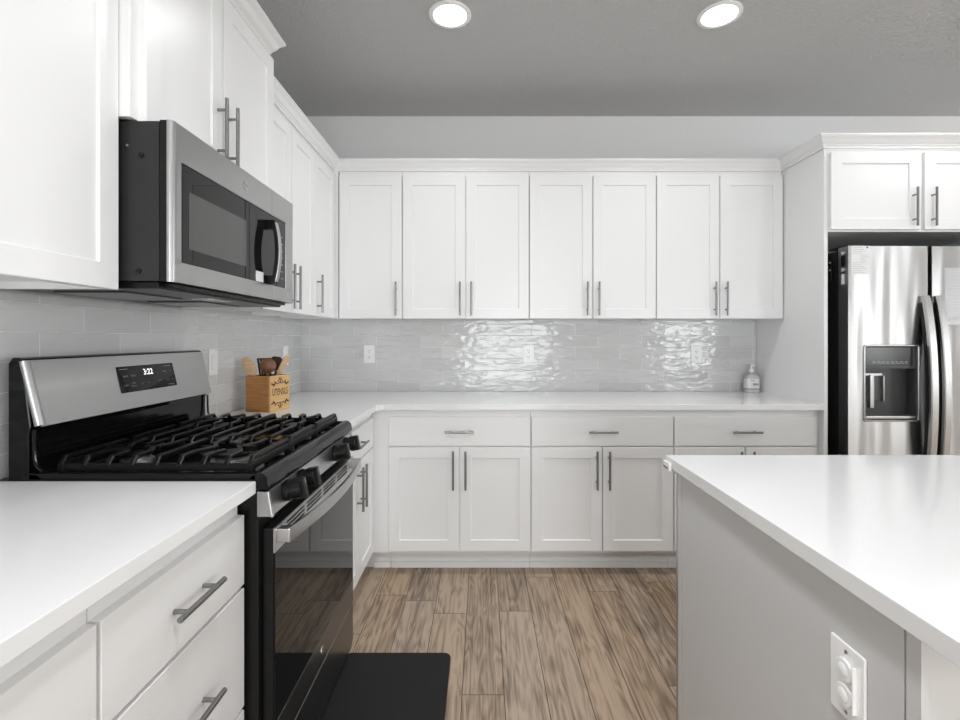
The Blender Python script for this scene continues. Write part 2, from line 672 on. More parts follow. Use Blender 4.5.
# ------------------------------------------------------------------ the room
T = 0.12
struct(MB().box(XL - T, XR + T, YR - T, YB + T, -0.12, 0).build('floor', M_FLOOR))
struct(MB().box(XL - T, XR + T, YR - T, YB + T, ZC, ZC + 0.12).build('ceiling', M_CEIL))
struct(MB().box(XL - T, XR + T, YB, YB + T, 0, ZC).build('wall_back', M_WALL))
struct(MB().box(XL - T, XL, YR, YB, 0, ZC).build('wall_left', M_WALL))


def wall_with_openings(name, axis, c0, c1, a0, a1, ops):
    """axis 'x': wall runs along x, between y=c0..c1; axis 'y': runs along y"""
    w = MB()

    def bx(s0, s1, z0, z1):
        if s1 - s0 < 1e-4 or z1 - z0 < 1e-4:
            return
        if axis == 'x':
            w.box(s0, s1, c0, c1, z0, z1)
        else:
            w.box(c0, c1, s0, s1, z0, z1)
    cur = a0
    for s0, s1, z0, z1 in sorted(ops):
        bx(cur, s0, 0, ZC)
        bx(s0, s1, 0, z0)
        bx(s0, s1, z1, ZC)
        cur = s1
    bx(cur, a1, 0, ZC)
    return struct(w.build(name, M_WALL))


wall_with_openings('wall_rear', 'x', YR - T, YR, XL, XR, OPEN_REAR)
wall_with_openings('wall_right', 'y', XR, XR + T, YR, YB, OPEN_RIGHT)


def window_frame(name, axis, c0, c1, op, mull):
    s0, s1, z0, z1 = op
    f = MB()

    def bx(a, b, p, q):
        if axis == 'x':
            f.box(a, b, c0, c1, p, q, 0.003)
        else:
            f.box(c0, c1, a, b, p, q, 0.003)
    w = 0.05
    bx(s0, s0 + w, z0, z1)
    bx(s1 - w, s1, z0, z1)
    bx(s0 + w, s1 - w, z0, z0 + w)
    bx(s0 + w, s1 - w, z1 - w, z1)
    for k in range(1, mull):
        m = s0 + (s1 - s0) * k / mull
        bx(m - 0.03, m + 0.03, z0 + w, z1 - w)
    return struct(f.build(name, M_TRIM))


window_frame('window_1', 'x', YR - 0.09, YR - 0.03, OPEN_REAR[0], 2)
window_frame('window_2', 'x', YR - 0.09, YR - 0.03, OPEN_REAR[1], 1)
window_frame('window_3', 'y', XR + 0.03, XR + 0.09, OPEN_RIGHT[0], 1)
window_frame('window_fill', 'y', XR + 0.03, XR + 0.09, OPEN_RIGHT[1], 2)  # unseen window, added as fill light for the left cabinets

# backsplash
TT = 0.008
ZT0, ZT1 = 0.9165, 1.384
b = MB().box(XL + TT, 1.806, YB - TT, YB - 0.0005, ZT0, ZT1).build('tile_backsplash', M_TILE_B)
tag(b, 'glossy grey wavy subway tile backsplash on the back wall behind the long worktop', 'backsplash')
b = MB().box(XL + 0.0005, XL + TT, -0.3, YB - TT - 0.0005, ZT0, ZT1).build('tile_backsplash', M_TILE_L)
tag(b, 'glossy grey subway tile backsplash on the left wall behind the range', 'backsplash')


# ------------------------------------------------------------------ cabinet parts
def pull(parent, tf, u, d, z, length, vertical, cc=None):
    """bar pull whose posts start on the door face at distance d"""
    cc = cc or (0.128 if length > 0.18 else 0.096)
    r, so = 0.0058, 0.029
    h = MB(tf)
    if vertical:
        h.cyl((u, d + so, z - length / 2), (u, d + so, z + length / 2), r, 18, bev=0.0012)
        for s in (-1, 1):
            h.cyl((u, d, z + s * cc / 2), (u, d + so, z + s * cc / 2), 0.0046, 14)
    else:
        h.cyl((u - length / 2, d + so, z), (u + length / 2, d + so, z), r, 18, bev=0.0012)
        for s in (-1, 1):
            h.cyl((u + s * cc / 2, d, z), (u + s * cc / 2, d + so, z), 0.0046, 14)
    return h.build('handle', M_NICKEL, parent)


def upper(tf, u0, u1, frame, z0, z1, zf1, splits, handles, label, group='white shaker upper cabinets'):
    """splits: door boundaries; handles: 'L' or 'R' edge for each door"""
    loc = tf((u0 + u1) / 2, frame / 2, z0)
    t = thing('upper_cabinet', loc, label, 'cabinet', group)
    bd = MB(tf)
    bd.box(u0 + 0.0008, u1 - 0.0008, 0.001, frame, z0 + 0.018, zf1)
    bd.box(u0 + 0.0008, u1 - 0.0008, frame - 0.018, frame, z0 + 0.001, z0 + 0.018)
    bd.box(u0 + 0.0008, u0 + 0.016, 0.001, frame - 0.018, z0 + 0.001, z0 + 0.018)
    bd.box(u1 - 0.016, u1 - 0.0008, 0.001, frame - 0.018, z0 + 0.001, z0 + 0.018)
    bd.build('body', M_WHITE, t)
    for (a, bb), hs in zip(zip(splits, splits[1:]), handles):
        d = MB(tf).shaker(a + 0.0030, bb - 0.0030, z0, z1, frame + 0.019).build('door', M_WHITE, t, flat=True)
        uu = a + 0.034 if hs == 'L' else bb - 0.034
        pull(d, tf, uu, frame + 0.019, z0 + 0.118, 0.202, True)
    return t


Z0U, Z1U, ZFU = 1.3835, 2.2425, 2.27
FB = 0.286                                    # back wall uppers: frame distance from the wall
FLf = 0.308                                   # left wall uppers
ux = [-0.8625, -0.4815, 0.2805, 1.0425, 1.8045]
upper(tf_back, -0.8625, ux[1], FB, Z0U, Z1U, ZFU, [ux[0], ux[1]], 'R',
      'single-door white upper cabinet on the back wall beside the corner')
txt = ['double-door white upper cabinet second from the corner on the back wall',
       'double-door white upper cabinet on the back wall above the middle outlet, third from the corner',
       'double-door white upper cabinet on the back wall touching the tall fridge panel']
for k in range(1, 4):
    mid = (ux[k] + ux[k + 1]) / 2
    upper(tf_back, ux[k], ux[k + 1], FB, Z0U, Z1U, ZFU, [ux[k], mid, ux[k + 1]], 'RL', txt[k - 1])

# left wall uppers
upper(tf_left, 1.9485, 2.552, FLf, Z0U, Z1U, ZFU, [1.9485, 2.24, 2.552], 'RL',
      'double-door white upper cabinet on the left wall just past the microwave')
upper(tf_left, 2.552, YB - 0.306, FLf, Z0U, Z1U, ZFU, [2.552, 2.895], 'L',
      'narrow single-door white upper cabinet on the left wall running into the corner')
upper(tf_left, 0.71, 1.1765, FLf, Z0U, Z1U, ZFU, [0.71, 1.179], 'L',
      'white upper cabinet nearest the camera, just before the microwave')
upper(tf_left, 0.245, 0.708, FLf, Z0U, Z1U, ZFU, [0.245, 0.708], 'L',
      'white upper cabinet out of frame beside the nearest one on the left wall')
upper(tf_left, 1.1775, 1.9475, 0.353, 1.8025, 2.378, 2.400, [1.203, 1.566, 1.9475], 'RL',
      'short white double-door cabinet hung higher directly above the microwave')

# corner filler behind the two upper runs
cf = MB().box(XL + 0.001, -0.866, YB - 0.30, YB - 0.001, Z0U + 0.002, ZFU).build('corner_filler', M_WHITE)
tag(cf, 'white filler block joining the two upper cabinet runs in the corner', 'cabinet')

# fridge cabinet and tall panel
PX0, PX1 = 1.808, 1.829
t = thing('fridge_cabinet', (2.316, 2.9, 1.83), 'white double-door cabinet above the stainless refrigerator with tall side panels', 'cabinet')
MB().box(1.830, 2.802, 2.581, YB - 0.001, 1.83, ZFU).build('body', M_WHITE, t)
for x in (PX0, 2.803):
    MB().box(x, x + PX1 - PX0, 2.58, YB - 0.0005, 0, ZFU, 0.001).build('side_panel', M_WHITE, t)
for a, bb, hs in ((1.834, 2.304, 'R'), (2.327, 2.798, 'L')):
    d = MB(tf_back).shaker(a, bb, 1.838, Z1U + 0.004, 0.664).build('door', M_WHITE, t, flat=True)
    pull(d, tf_back, bb - 0.040 if hs == 'R' else a + 0.036, 0.664, 1.953, 0.202, True)


# crown mouldings
def crown(name, path, z0, z1, proj, label, frieze=True):
    """mitred moulding; outward is to the right of the walking direction"""
    h = z1 - z0
    if frieze:
        prof = [(-0.016, 0), (0.010, 0), (0.010, 0.010), (0.015, 0.013), (0.015, 0.020), (0.021, 0.024),
                (proj * 0.52, h * 0.48), (proj * 0.66, h * 0.66), (proj * 0.90, h * 0.80), (proj * 0.92, h * 0.86), (proj, h * 0.88), (proj, h), (-0.016, h)]
    else:
        prof = [(-0.016, 0), (0.006, 0), (0.008, h * 0.15), (proj * 0.4, h * 0.36), (proj * 0.62, h * 0.66),
                (proj * 0.92, h * 0.78), (proj, h * 0.82), (proj, h), (-0.016, h)]
    P = [Vector((x, y)) for x, y in path]
    rings = []
    for i, p in enumerate(P):
        if i == 0:
            d = (P[1] - P[0]).normalized()
            nrm, sc = Vector((d.y, -d.x)), 1
        elif i == len(P) - 1:
            d = (P[-1] - P[-2]).normalized()
            nrm, sc = Vector((d.y, -d.x)), 1
        else:
            d0, d1 = (P[i] - P[i - 1]).normalized(), (P[i + 1] - P[i]).normalized()
            n0, n1 = Vector((d0.y, -d0.x)), Vector((d1.y, -d1.x))
            nrm = (n0 + n1).normalized()
            sc = 1 / nrm.dot(n0)
        rings.append([(p.x + nrm.x * a * sc, p.y + nrm.y * a * sc, z0 + zz) for a, zz in prof])
    o = MB().ring_stack(rings).build(name, M_WHITE, flat=True)
    return tag(o, label, 'moulding')


XF, YF = XL + FLf, YB - FB
crown('crown_moulding', [(XF, 1.9490), (XF, YF), (PX0, YF), (PX0, 2.58), (2.83, 2.58)], ZFU + 0.0005, 2.334, 0.048,
      'white crown moulding along the back and corner cabinets and over the fridge cabinet')
crown('crown_moulding', [(XL + 0.353, 1.178), (XL + 0.353, 1.948)], 2.4005, 2.441, 0.066,
      'short white crown moulding on top of the cabinet above the microwave', False)
crown('crown_moulding', [(XF, 0.245), (XF, 1.176)], ZFU + 0.0005, 2.334, 0.048,
      'white crown moulding above the nearest left wall cabinets')


# base cabinets
def base_unit(tf, u0, u1, frame, fronts, label, group='white shaker base cabinets', d0=0.002):
    """fronts: list of (kind, u0, u1, z0, z1, handle)"""
    t = thing('base_cabinet', tf((u0 + u1) / 2, frame / 2, 0), label, 'cabinet', group)
    MB(tf).box(u0 + 0.0006, u1 - 0.0006, d0, frame, 0.115, 0.884).build('body', M_WHITE, t)
    k = MB(tf).box(u0 + 0.0006, u1 - 0.0006, d0, frame - 0.08, 0.0, 0.1145)
    k.box(u0 + 0.0006, u1 - 0.0006, frame - 0.08, frame - 0.070, 0.0, 0.034, 0.003)
    k.build('toe_kick', M_WHITE, t)
    f = frame + 0.019
    for kind, a, bb, z0, z1, hs in fronts:
        if kind == 'drawer':
            d = MB(tf).box(a, bb, frame, f, z0, z1, 0.0016, 2).build('drawer', M_WHITE, t)
            pull(d, tf, (a + bb) / 2, f, (z0 + z1) / 2, 0.155, False)
        else:
            d = MB(tf).shaker(a, bb, z0, z1, f).build('door', M_WHITE, t, flat=True)
            uu = a + 0.030 if hs == 'L' else bb - 0.030
            pull(d, tf, uu, f, z1 - 0.118, 0.204, True)
    return t


FBB = 0.611
bx = [-0.5036, 0.2584, 1.0204, 1.7824]
bt = ['white base cabinet on the back run next to the corner, one drawer over two doors',
      'white base cabinet in the middle of the back run, one drawer over two doors',
      'white base cabinet on the back run next to the fridge panel, mostly behind the island']
for k in range(3):
    a, c = bx[k], bx[k + 1]
    m = (a + c) / 2
    g = 0.0034
    base_unit(tf_back, a, c, FBB, [('drawer', a + g, c - g, 0.692, 0.8455, ''),
                                   ('door', a + g, m - 0.0028, 0.130, 0.684, 'R'),
                                   ('door', m + 0.0028, c - g, 0.130, 0.684, 'L')], bt[k])
o = MB(tf_back).box(1.7828, 1.8075, 0.002, 0.600, 0.0, 0.884).build('filler_strip', M_WHITE)
tag(o, 'narrow white filler strip between the last base cabinet and the fridge panel', 'cabinet')
FLB = 0.606
# blind corner body
o = MB().box(XL + 0.002, -0.5042, 2.6145, YB - 0.002, 0.115, 0.884)
o.box(XL + 0.002, -0.5042, 2.6945, YB - 0.002, 0.0, 0.1145)
o.box(-0.60, -0.5042, 2.6845, 2.6943, 0.0, 0.034, 0.003)
o = o.build('corner_cabinet', M_WHITE)
tag(o, 'plain white blind corner base cabinet where the two worktop runs meet', 'cabinet')
a, c = 1.9685, 2.612
m = 2.285
base_unit(tf_left, a, c, FLB, [('drawer', a + 0.003, c - 0.022, 0.692, 0.8455, ''),
                               ('door', a + 0.003, m - 0.0028, 0.130, 0.684, 'R'),
                               ('door', m + 0.0028, c - 0.022, 0.130, 0.684, 'L')],
          'white base cabinet on the left wall between the range and the corner')
base_unit(tf_left, 0.738, 1.190, FLB, [('drawer', 0.7415, 1.186, 0.668, 0.837, ''),
                                       ('drawer', 0.7415, 1.186, 0.372, 0.659, ''),
                                       ('drawer', 0.7415, 1.186, 0.130, 0.363, '')],
          'white three-drawer base cabinet nearest the camera, beside the range')
base_unit(tf_left, 0.12, 0.737, FLB, [('drawer', 0.124, 0.7325, 0.668, 0.837, ''),
                                      ('door', 0.124, 0.427, 0.130, 0.659, 'R'),
                                      ('door', 0.431, 0.7325, 0.130, 0.659, 'L')],
          'white base cabinet at the bottom left corner of the photo, left of the three-drawer unit')
base_unit(tf_left, -0.30, 0.119, FLB, [('drawer', -0.296, 0.115, 0.668, 0.837, ''),
                                       ('door', -0.296, 0.115, 0.130, 0.659, 'L')],
          'white base cabinet out of frame at the near end of the left run')

# worktops
ZW0, ZW1 = 0.8850, 0.9155
w = MB().prism([(XL + 0.001, YB - 0.001), (PX0 - 0.001, YB - 0.001), (PX0 - 0.001, 2.572), (-0.524, 2.572), (-0.534, 2.568),
                (-0.552, 2.550), (-0.556, 2.540), (-0.556, 1.968), (XL + 0.001, 1.968)], 'z', ZW0, ZW1, 0.0025)
tag(w.build('worktop', M_QUARTZ), 'white quartz worktop in an L along the back wall and corner', 'countertop')
w = MB().prism([(XL + 0.001, 1.1965), (-0.556, 1.1965), (-0.556, -0.32), (XL + 0.001, -0.32)], 'z', ZW0, ZW1, 0.0025)
tag(w.build('worktop', M_QUARTZ), 'white quartz worktop at lower left in front of the range', 'countertop')

# ------------------------------------------------------------------ island
IX0, IX1, IY0, IY1 = 0.575, 2.50, 0.64, 1.43
t = thing('kitchen_island', (1.5, 1.03, 0), 'light grey island base with an outlet on its end panel', 'island')
MB().box(IX0 + 0.012, IX1, IY0, IY1, 0.10, 0.884).build('body', M_GREYPAINT, t)
MB().box(IX0 + 0.012, IX1 - 0.02, IY0 + 0.01, IY1 - 0.07, 0.0, 0.0995).build('toe_kick', M_GREYPAINT, t)
MB().box(IX0, IX0 + 0.0118, 0.6645, 1.404, 0.0, 0.8845).build('end_panel', M_GREYPAINT, t)
MB().box(IX0, IX0 + 0.0118, 1.4065, 1.432, 0.0, 0.8845, 0.001).build('corner_post', M_GREYPAINT, t)
MB().box(IX0, IX0 + 0.0118, 0.638, 0.6615, 0.0, 0.8845, 0.001).build('corner_post', M_GREYPAINT, t)


def tf_isl(u, d, z):
    return (u, IY1 + d, z)


for a, bb in ((1.21, 1.635), (1.64, 2.065), (2.07, 2.495)):
    d = MB(tf_isl).box(a, bb, 0.001, 0.02, 0.692, 0.8455, 0.0016).build('drawer', M_GREYPAINT, t)
    pull(d, tf_isl, (a + bb) / 2, 0.02, 0.768, 0.155, False)
    d = MB(tf_isl).shaker(a, bb, 0.13, 0.684, 0.02).build('door', M_GREYPAINT, t, flat=True)
    pull(d, tf_isl, a + 0.03, 0.02, 0.566, 0.204, True)
t = thing('dishwasher', (0.89, 1.46, 0.10), 'stainless dishwasher on the far side of the island, only its handle end showing', 'dishwasher')
MB().box(0.5785, 1.195, 1.4335, 1.456, 0.11, 0.880, 0.002).build('door', M_STEEL, t)
h = MB().box(0.590, 1.18, 1.526, 1.546, 0.858, 0.882, 0.004)
for x in (0.581, 1.178):
    h.box(x, x + 0.012, 1.457, 1.549, 0.857, 0.883, 0.002)
h.build('handle', M_STEEL, t)
g = thing('edge_clip', (0.546, 1.436, 0.880), 'small grey clip on the far corner of the island worktop edge', 'clip')
q = MB().box(0.5405, 0.5495, 1.412, 1.460, 0.879, 0.9035, 0.003)
q.build('clip_body', M_PLATE, g)
MB().box(0.5390, 0.5404, 1.420, 1.452, 0.884, 0.890, 0.0004, 1).build('grip_groove', M_NICKEL, g)
w = MB().box(0.551, 2.56, 0.33, 1.465, ZW0, ZW1, 0.0025)
tag(w.build('worktop', M_QUARTZ), 'white quartz island worktop with an overhang at lower right', 'countertop')


# ------------------------------------------------------------------ outlets and switches
def outlet(origin, right, up, label, kind='outlet', covers=False):
    o, r, u = Vector(origin), Vector(right), Vector(up)
    n = r.cross(u)
    t = thing('wall_outlet' if kind == 'outlet' else 'light_switch', o, label, 'outlet' if kind == 'outlet' else 'light switch')

    def tf(a, bq, c):
        return tuple(o + r * a + u * bq + n * c)
    MB(tf).box(-0.036, 0.036, -0.0585, 0.0585, 0.0003, 0.006, 0.003, 2).build('cover_plate', M_PLATE, t)
    if kind == 'outlet':
        for s in (-1, 1):
            cz = s * 0.0195
            if covers:
                c = MB(tf)
                pts = [(0.0185 * math.cos(q) * (1.0 if abs(math.cos(q)) < 0.9 else 0.97), cz + 0.0175 * math.sin(q)) for q in [2 * math.pi * k / 28 for k in range(28)]]
                c.prism(pts, 'z', 0.006, 0.012, 0.0025)
                c.ellipsoid((0, cz, 0.0115), 0.011, 0.011, 0.003)
                c.build('safety_cap', M_PLATE, t)
            else:
                f = MB(tf)
                pts = [(max(-0.0155, min(0.0155, 0.0175 * math.cos(q))), cz + max(-0.0135, min(0.0135, 0.0165 * math.sin(q)))) for q in [2 * math.pi * (k + 0.5) / 28 for k in range(28)]]
                f.prism(pts, 'z', 0.006, 0.0078)
                f.build('receptacle', M_PLATE, t)
                k = MB(tf)
                k.box(-0.0075, -0.0052, cz - 0.001, cz + 0.0075, 0.0078, 0.0081)
                k.box(0.0052, 0.0075, cz - 0.001, cz + 0.0065, 0.0078, 0.0081)
                k.cyl((0, cz - 0.0075, 0.0078), (0, cz - 0.0075, 0.0081), 0.0028, 12)
                k.build('slots', M_SLOT, t)
        for zz in ((0.0, ) if not covers else (0.047, -0.047)):
            MB(tf).cyl((0, zz, 0.0059), (0, zz, 0.0068), 0.003, 12).build('screw', M_ALU if covers else M_PLATE, t)
        if covers:
            MB(tf).box(0.0195, 0.0225, -0.036, 0.036, 0.006, 0.013, 0.001).build('cap_rim', M_PLATE, t)
    else:
        MB(tf).box(-0.0175, 0.0175, -0.034, 0.034, 0.006, 0.0072, 0.0005).build('rocker_frame', M_PLATE, t)
        MB(tf).prism([(-0.032, 0.0072), (0.032, 0.0072), (0.032, 0.0102), (0.0, 0.0082), (-0.032, 0.0088)], 'x', -0.0155, 0.0155).build('rocker', M_PLATE, t)
    return t


YT = YB - TT
RB, UP = (1, 0, 0), (0, 0, 1)
outlet((-0.747, YT, 1.161), RB, UP, 'white duplex outlet on the back wall tiles nearest the corner')
outlet((0.304, YT, 1.161), RB, UP, 'white duplex outlet in the middle of the back wall tiles')
outlet((1.412, YT, 1.159), RB, UP, 'white duplex outlet on the back wall tiles nearest the soap bottle')
RLW = (0, 1, 0)
outlet((XL + TT, 2.158, 1.161), RLW, UP, 'white rocker light switch on the left wall tiles between the range and the wooden box', 'switch')
outlet((XL + TT, 2.955, 1.161), RLW, UP, 'white rocker light switch on the left wall behind the wooden utensil box, by the corner', 'switch')
outlet((IX0, 0.762, 0.7285), (0, -1, 0), UP, 'white outlet with clear round safety caps on the island end panel', 'outlet', True)

# ------------------------------------------------------------------ gas range
RY0, RY1 = 1.1985, 1.9655
RM = (RY0 + RY1) / 2
t = thing('gas_range', (-0.86, RM, 0), 'stainless and black gas range with cast iron grates between the worktops', 'range')
# body
bd = MB().box(-1.168, -0.552, RY0 + 0.002, RY1 - 0.002, 0.012, 0.895, 0.003)
for x in (-1.1, -0.62):
    for y in (RY0 + 0.06, RY1 - 0.06):
        bd.cyl((x, y, 0), (x, y, 0.014), 0.018, 14)
bd.build('body', M_PLASTIC, t)
# cooktop pan
cp = MB()
cp.prism([(-1.125, 0.896), (-0.527, 0.893), (-0.525, 0.899), (-0.530, 0.922), (-0.541, 0.933), (-0.553, 0.935), (-0.564, 0.931),
          (-0.574, 0.922), (-1.085, 0.922), (-1.10, 0.932), (-1.125, 0.934)], 'y', RY0, RY1, 0.0012, 1)
for a, c in ((RY0, RY0 + 0.02), (RY1 - 0.02, RY1)):
    cp.box(-1.12, -0.556, a, c, 0.915, 0.9335, 0.004)
cp.build('cooktop', M_ENAMEL, t)


# burners
def burner(x, y, r, oval=1.0):
    q = MB().lathe([(r * 1.25, 0), (r * 1.2, 0.008), (r * 0.95, 0.011), (r * 0.95, 0.018)], (x, y, 0.9222), seg=32, sy=oval)
    bo = q.build('burner', M_ALU, t)
    MB().lathe([(r, 0.0), (r, 0.006), (r * 0.93, 0.0085), (0, 0.0095)], (x, y, 0.9404), seg=32, sy=oval).build('burner_cap', M_IRON, bo)


BX = (-0.70, -0.965)
for y in (RY0 + 0.165, RY1 - 0.165):
    burner(BX[0], y, 0.046 if y < RM else 0.038)
    burner(BX[1], y, 0.034 if y < RM else 0.040)
burner(-0.83, RM, 0.030, 2.0)


# grates
def grate(y0, y1, burners):
    g = MB()
    zt, zl = 0.9645, 0.950
    hw, hh = 0.0048, 0.0062
    prof = [(-hw, -hh), (hw, -hh), (hw, hh * 0.4), (hw * 0.5, hh), (-hw * 0.5, hh), (-hw, hh * 0.4)]
    x0, x1 = -1.062, -0.585
    n = 9
    ym = (y0 + y1) / 2
    for k in range(n):
        x = x0 + (x1 - x0) * k / (n - 1)
        pts = []
        near = [bx_ for bx_ in burners if abs(bx_ - x) < 0.085]
        if k in (0, n - 1) or not near:
            pts = [(x, y0, zl - 0.004), (x, y0 + 0.014, zt), (x, ym, zt), (x, y1 - 0.014, zt), (x, y1, zl - 0.004)]
            g.sweep(pts, prof, (0.001, 0, 1) if False else (1, 0, 0))
            continue
        bx_ = near[0]
        s = 1 if x > bx_ else -1
        if abs(bx_ - x) < 0.028:
            # broken bar: two fingers with a chevron tip reaching toward the burner
            for ya, sg in ((y0, 1), (y1, -1)):
                pts = [(x, ya, zl - 0.004), (x, ya + sg * 0.014, zt), (x, ya + sg * 0.055, zt), (x - s * 0.012, ya + sg * 0.085, zt)]
                g.sweep(pts, prof, (1, 0, 0))
        else:
            q = 0.026
            pts = [(x, y0, zl - 0.004), (x, y0 + 0.014, zt), (x, ym - 0.058, zt), (x + s * 0.0, ym - 0.05, zt), (x - s * q, ym, zt),
                   (x, ym + 0.05, zt), (x, ym + 0.058, zt), (x, y1 - 0.014, zt), (x, y1, zl - 0.004)]
            g.sweep(pts, prof, (1, 0, 0))
    for y in (y0 + 0.004, y1 - 0.004):
        g.box(x0 - 0.005, x1 + 0.005, y - 0.005, y + 0.005, zl - 0.018, zl + 0.001, 0.001, 1)
    for x in (x0, x1):
        g.box(x - 0.006, x + 0.006, y0, y1, zl - 0.016, zl + 0.006, 0.0015, 1)
    g.box(-0.832, -0.818, y0 + 0.012, y1 - 0.012, zt - 0.008, zt + 0.004, 0.001, 1)
    for bx_ in burners:
        for sg in (-1, 1):
            g.box(bx_ + sg * 0.030, bx_ + sg * 0.075, ym - 0.0045, ym + 0.0045, zt - 0.010, zt + 0.0045, 0.001, 1)
    for x in (x0, x1):
        for y in (y0 + 0.006, y1 - 0.006):
            g.box(x - 0.008, x + 0.008, y - 0.008, y + 0.008, 0.9225, zl + 0.002, 0.002, 1)
    g.build('grate', M_IRON, t)


grate(RY0 + 0.028, RY0 + 0.268, BX)
grate(RY0 + 0.272, RY1 - 0.272, ())
grate(RY1 - 0.268, RY1 - 0.028, BX)

# backguard
TOPX, TOPZ, BOTX, BOTZ = -1.130, 1.2125, -1.091, 1.047
bg = MB()
BKX = -1.168
bg.prism([(BKX, 0.897), (-1.126, 0.897), (-1.118, 0.94), (-1.118, 1.03), (-1.113, BOTZ), (TOPX - 0.004, TOPZ + 0.001),
          (TOPX - 0.014, TOPZ + 0.006), (BKX + 0.010, TOPZ + 0.006), (BKX, TOPZ - 0.008)], 'y', RY0, RY1, 0.002, 1)
bg.build('backguard', M_ENAMEL, t)
# curved black riser rails at both ends of the splash panel
for y in (RY0 + 0.004, RY1 - 0.004):
    MB().tube([(-1.108, y, 1.04), (-1.107, y, 1.0), (-1.106, y, 0.97), (-1.10, y, 0.95), (-1.085, y, 0.938)], 0.004, 8, up=(0, 1, 0)).build('splash_trim', M_ENAMEL, t)
nx, nz = (TOPZ - BOTZ), -(TOPX - BOTX)
ln = math.hypot(nx, nz)
nx, nz = nx / ln, nz / ln
fa = MB()
th = 0.010
fa.prism([(BOTX - nx * th, BOTZ - nz * th), (BOTX, BOTZ), (TOPX, TOPZ), (TOPX - nx * th, TOPZ - nz * th)], 'y', RY0 + 0.014, RY1 - 0.002, 0.002, 2)
bf = fa.build('backguard_fascia', M_STEELY, t)
# rounded steel end of the fascia
MB().tube([(BOTX - 0.007, RY0 + 0.010, BOTZ + 0.003), (TOPX - 0.007, RY0 + 0.010, TOPZ - 0.003)], 0.011, 18, up=(0, 1, 0)).build('fascia_end', M_STEELY, bf)


def on_fascia(y, f, n=0.0):
    return Vector((BOTX + (TOPX - BOTX) * f + nx * n, y, BOTZ + (TOPZ - BOTZ) * f + nz * n))


rt, upv = Vector((0, 1, 0)), (Vector((TOPX - BOTX, 0, TOPZ - BOTZ))).normalized()
FH = math.hypot(TOPX - BOTX, TOPZ - BOTZ)


def tf_fascia(a, bq, c):
    return tuple(on_fascia(1.623, 0.555) + rt * a + upv * bq + Vector((nx, 0, nz)) * c)


dp = MB(tf_fascia).box(-0.135, 0.135, -0.043, 0.040, 0.0002, 0.0016, 0.0006, 1).build('display_panel', M_GLASS, t)
MB(tf_fascia).text('3:22', 0.027, (0.0, 0.016, 0.0017), (1, 0, 0), (0, 1, 0), bold=0.0002).build('clock_digits', M_DIGIT, dp, flat=True, normals=False)
mk = MB(tf_fascia)
for s, x, y, z in (('BAKE', -0.105, 0.008, 0.008), ('BROIL', -0.07, 0.008, 0.008), ('CONV', -0.11, -0.021, 0.007), ('TIMER', -0.078, -0.016, 0.007),
                   ('CLOCK', -0.078, -0.025, 0.007), ('SET', -0.036, -0.021, 0.007), ('+', -0.008, -0.021, 0.012), ('-', 0.018, -0.021, 0.012),
                   ('LOCK', 0.048, -0.018, 0.007), ('START', 0.082, 0.012, 0.008), ('OFF', 0.112, 0.012, 0.008), ('7 8', 0.088, -0.018, 0.009), ('9', 0.114, -0.018, 0.009)):
    mk.text(s, z, (x, y, 0.0017), (1, 0, 0), (0, 1, 0))
mk.box(-0.125, -0.09, 0.030, 0.032, 0.0017, 0.0018)
mk.box(0.085, 0.118, 0.030, 0.032, 0.0017, 0.0018)
mk.box(0.088, 0.12, -0.036, -0.034, 0.0017, 0.0018)
mk.build('touch_labels', M_DIM, dp, flat=True)

# control panel
cpn = MB()
cpn.prism([(-0.556, 0.889), (-0.531, 0.887), (-0.520, 0.826), (-0.556, 0.826)], 'y', RY0 + 0.001, RY1 - 0.001, 0.002, 2)
cpo = cpn.build('control_panel', M_STEELY, t)
for y in (RY0 + 0.006, RY1 - 0.006):
    MB().prism([(-0.534, 0.889), (-0.527, 0.888), (-0.516, 0.825), (-0.523, 0.825)], 'y', y - 0.006, y + 0.006, 0.002, 2).build('end_trim', M_ALU, cpo)
KD = Vector((0.984, 0, 0.177))
KU = Vector((-0.177, 0, 0.984))


def tf_knob(y):
    base = Vector((-0.5255, y, 0.8585))
    return lambda a, bq, c: tuple(base + Vector((0, 1, 0)) * a + KU * bq + KD * c)


for y in (1.306, 1.411, 1.728, 1.864):
    k = MB(tf_knob(y))
    k.cyl((0, 0, 0.0005), (0, 0, 0.012), 0.028, 28, bev=0.002)
    k.cyl((0, 0, 0.010), (0, 0, 0.044), 0.0250, 24, r2=0.0225, bev=0.002)
    k.box(-0.0095, 0.0095, -0.0275, 0.0275, 0.020, 0.054, 0.003)
    ko = k.build('knob', M_PLASTIC, t)
    q = MB(tf_knob(y))
    for j in range(9):
        an = R(60 + 30 * j)
        q.box(0.0225 * math.sin(an) - 0.0012, 0.0225 * math.sin(an) + 0.0012, 0.0225 * math.cos(an) - 0.0012, 0.0225 * math.cos(an) + 0.0012, 0.0119, 0.0124)
    q.box(-0.001, 0.001, 0.012, 0.024, 0.0539, 0.0544)
    q.build('dial_marks', M_DIM, ko)

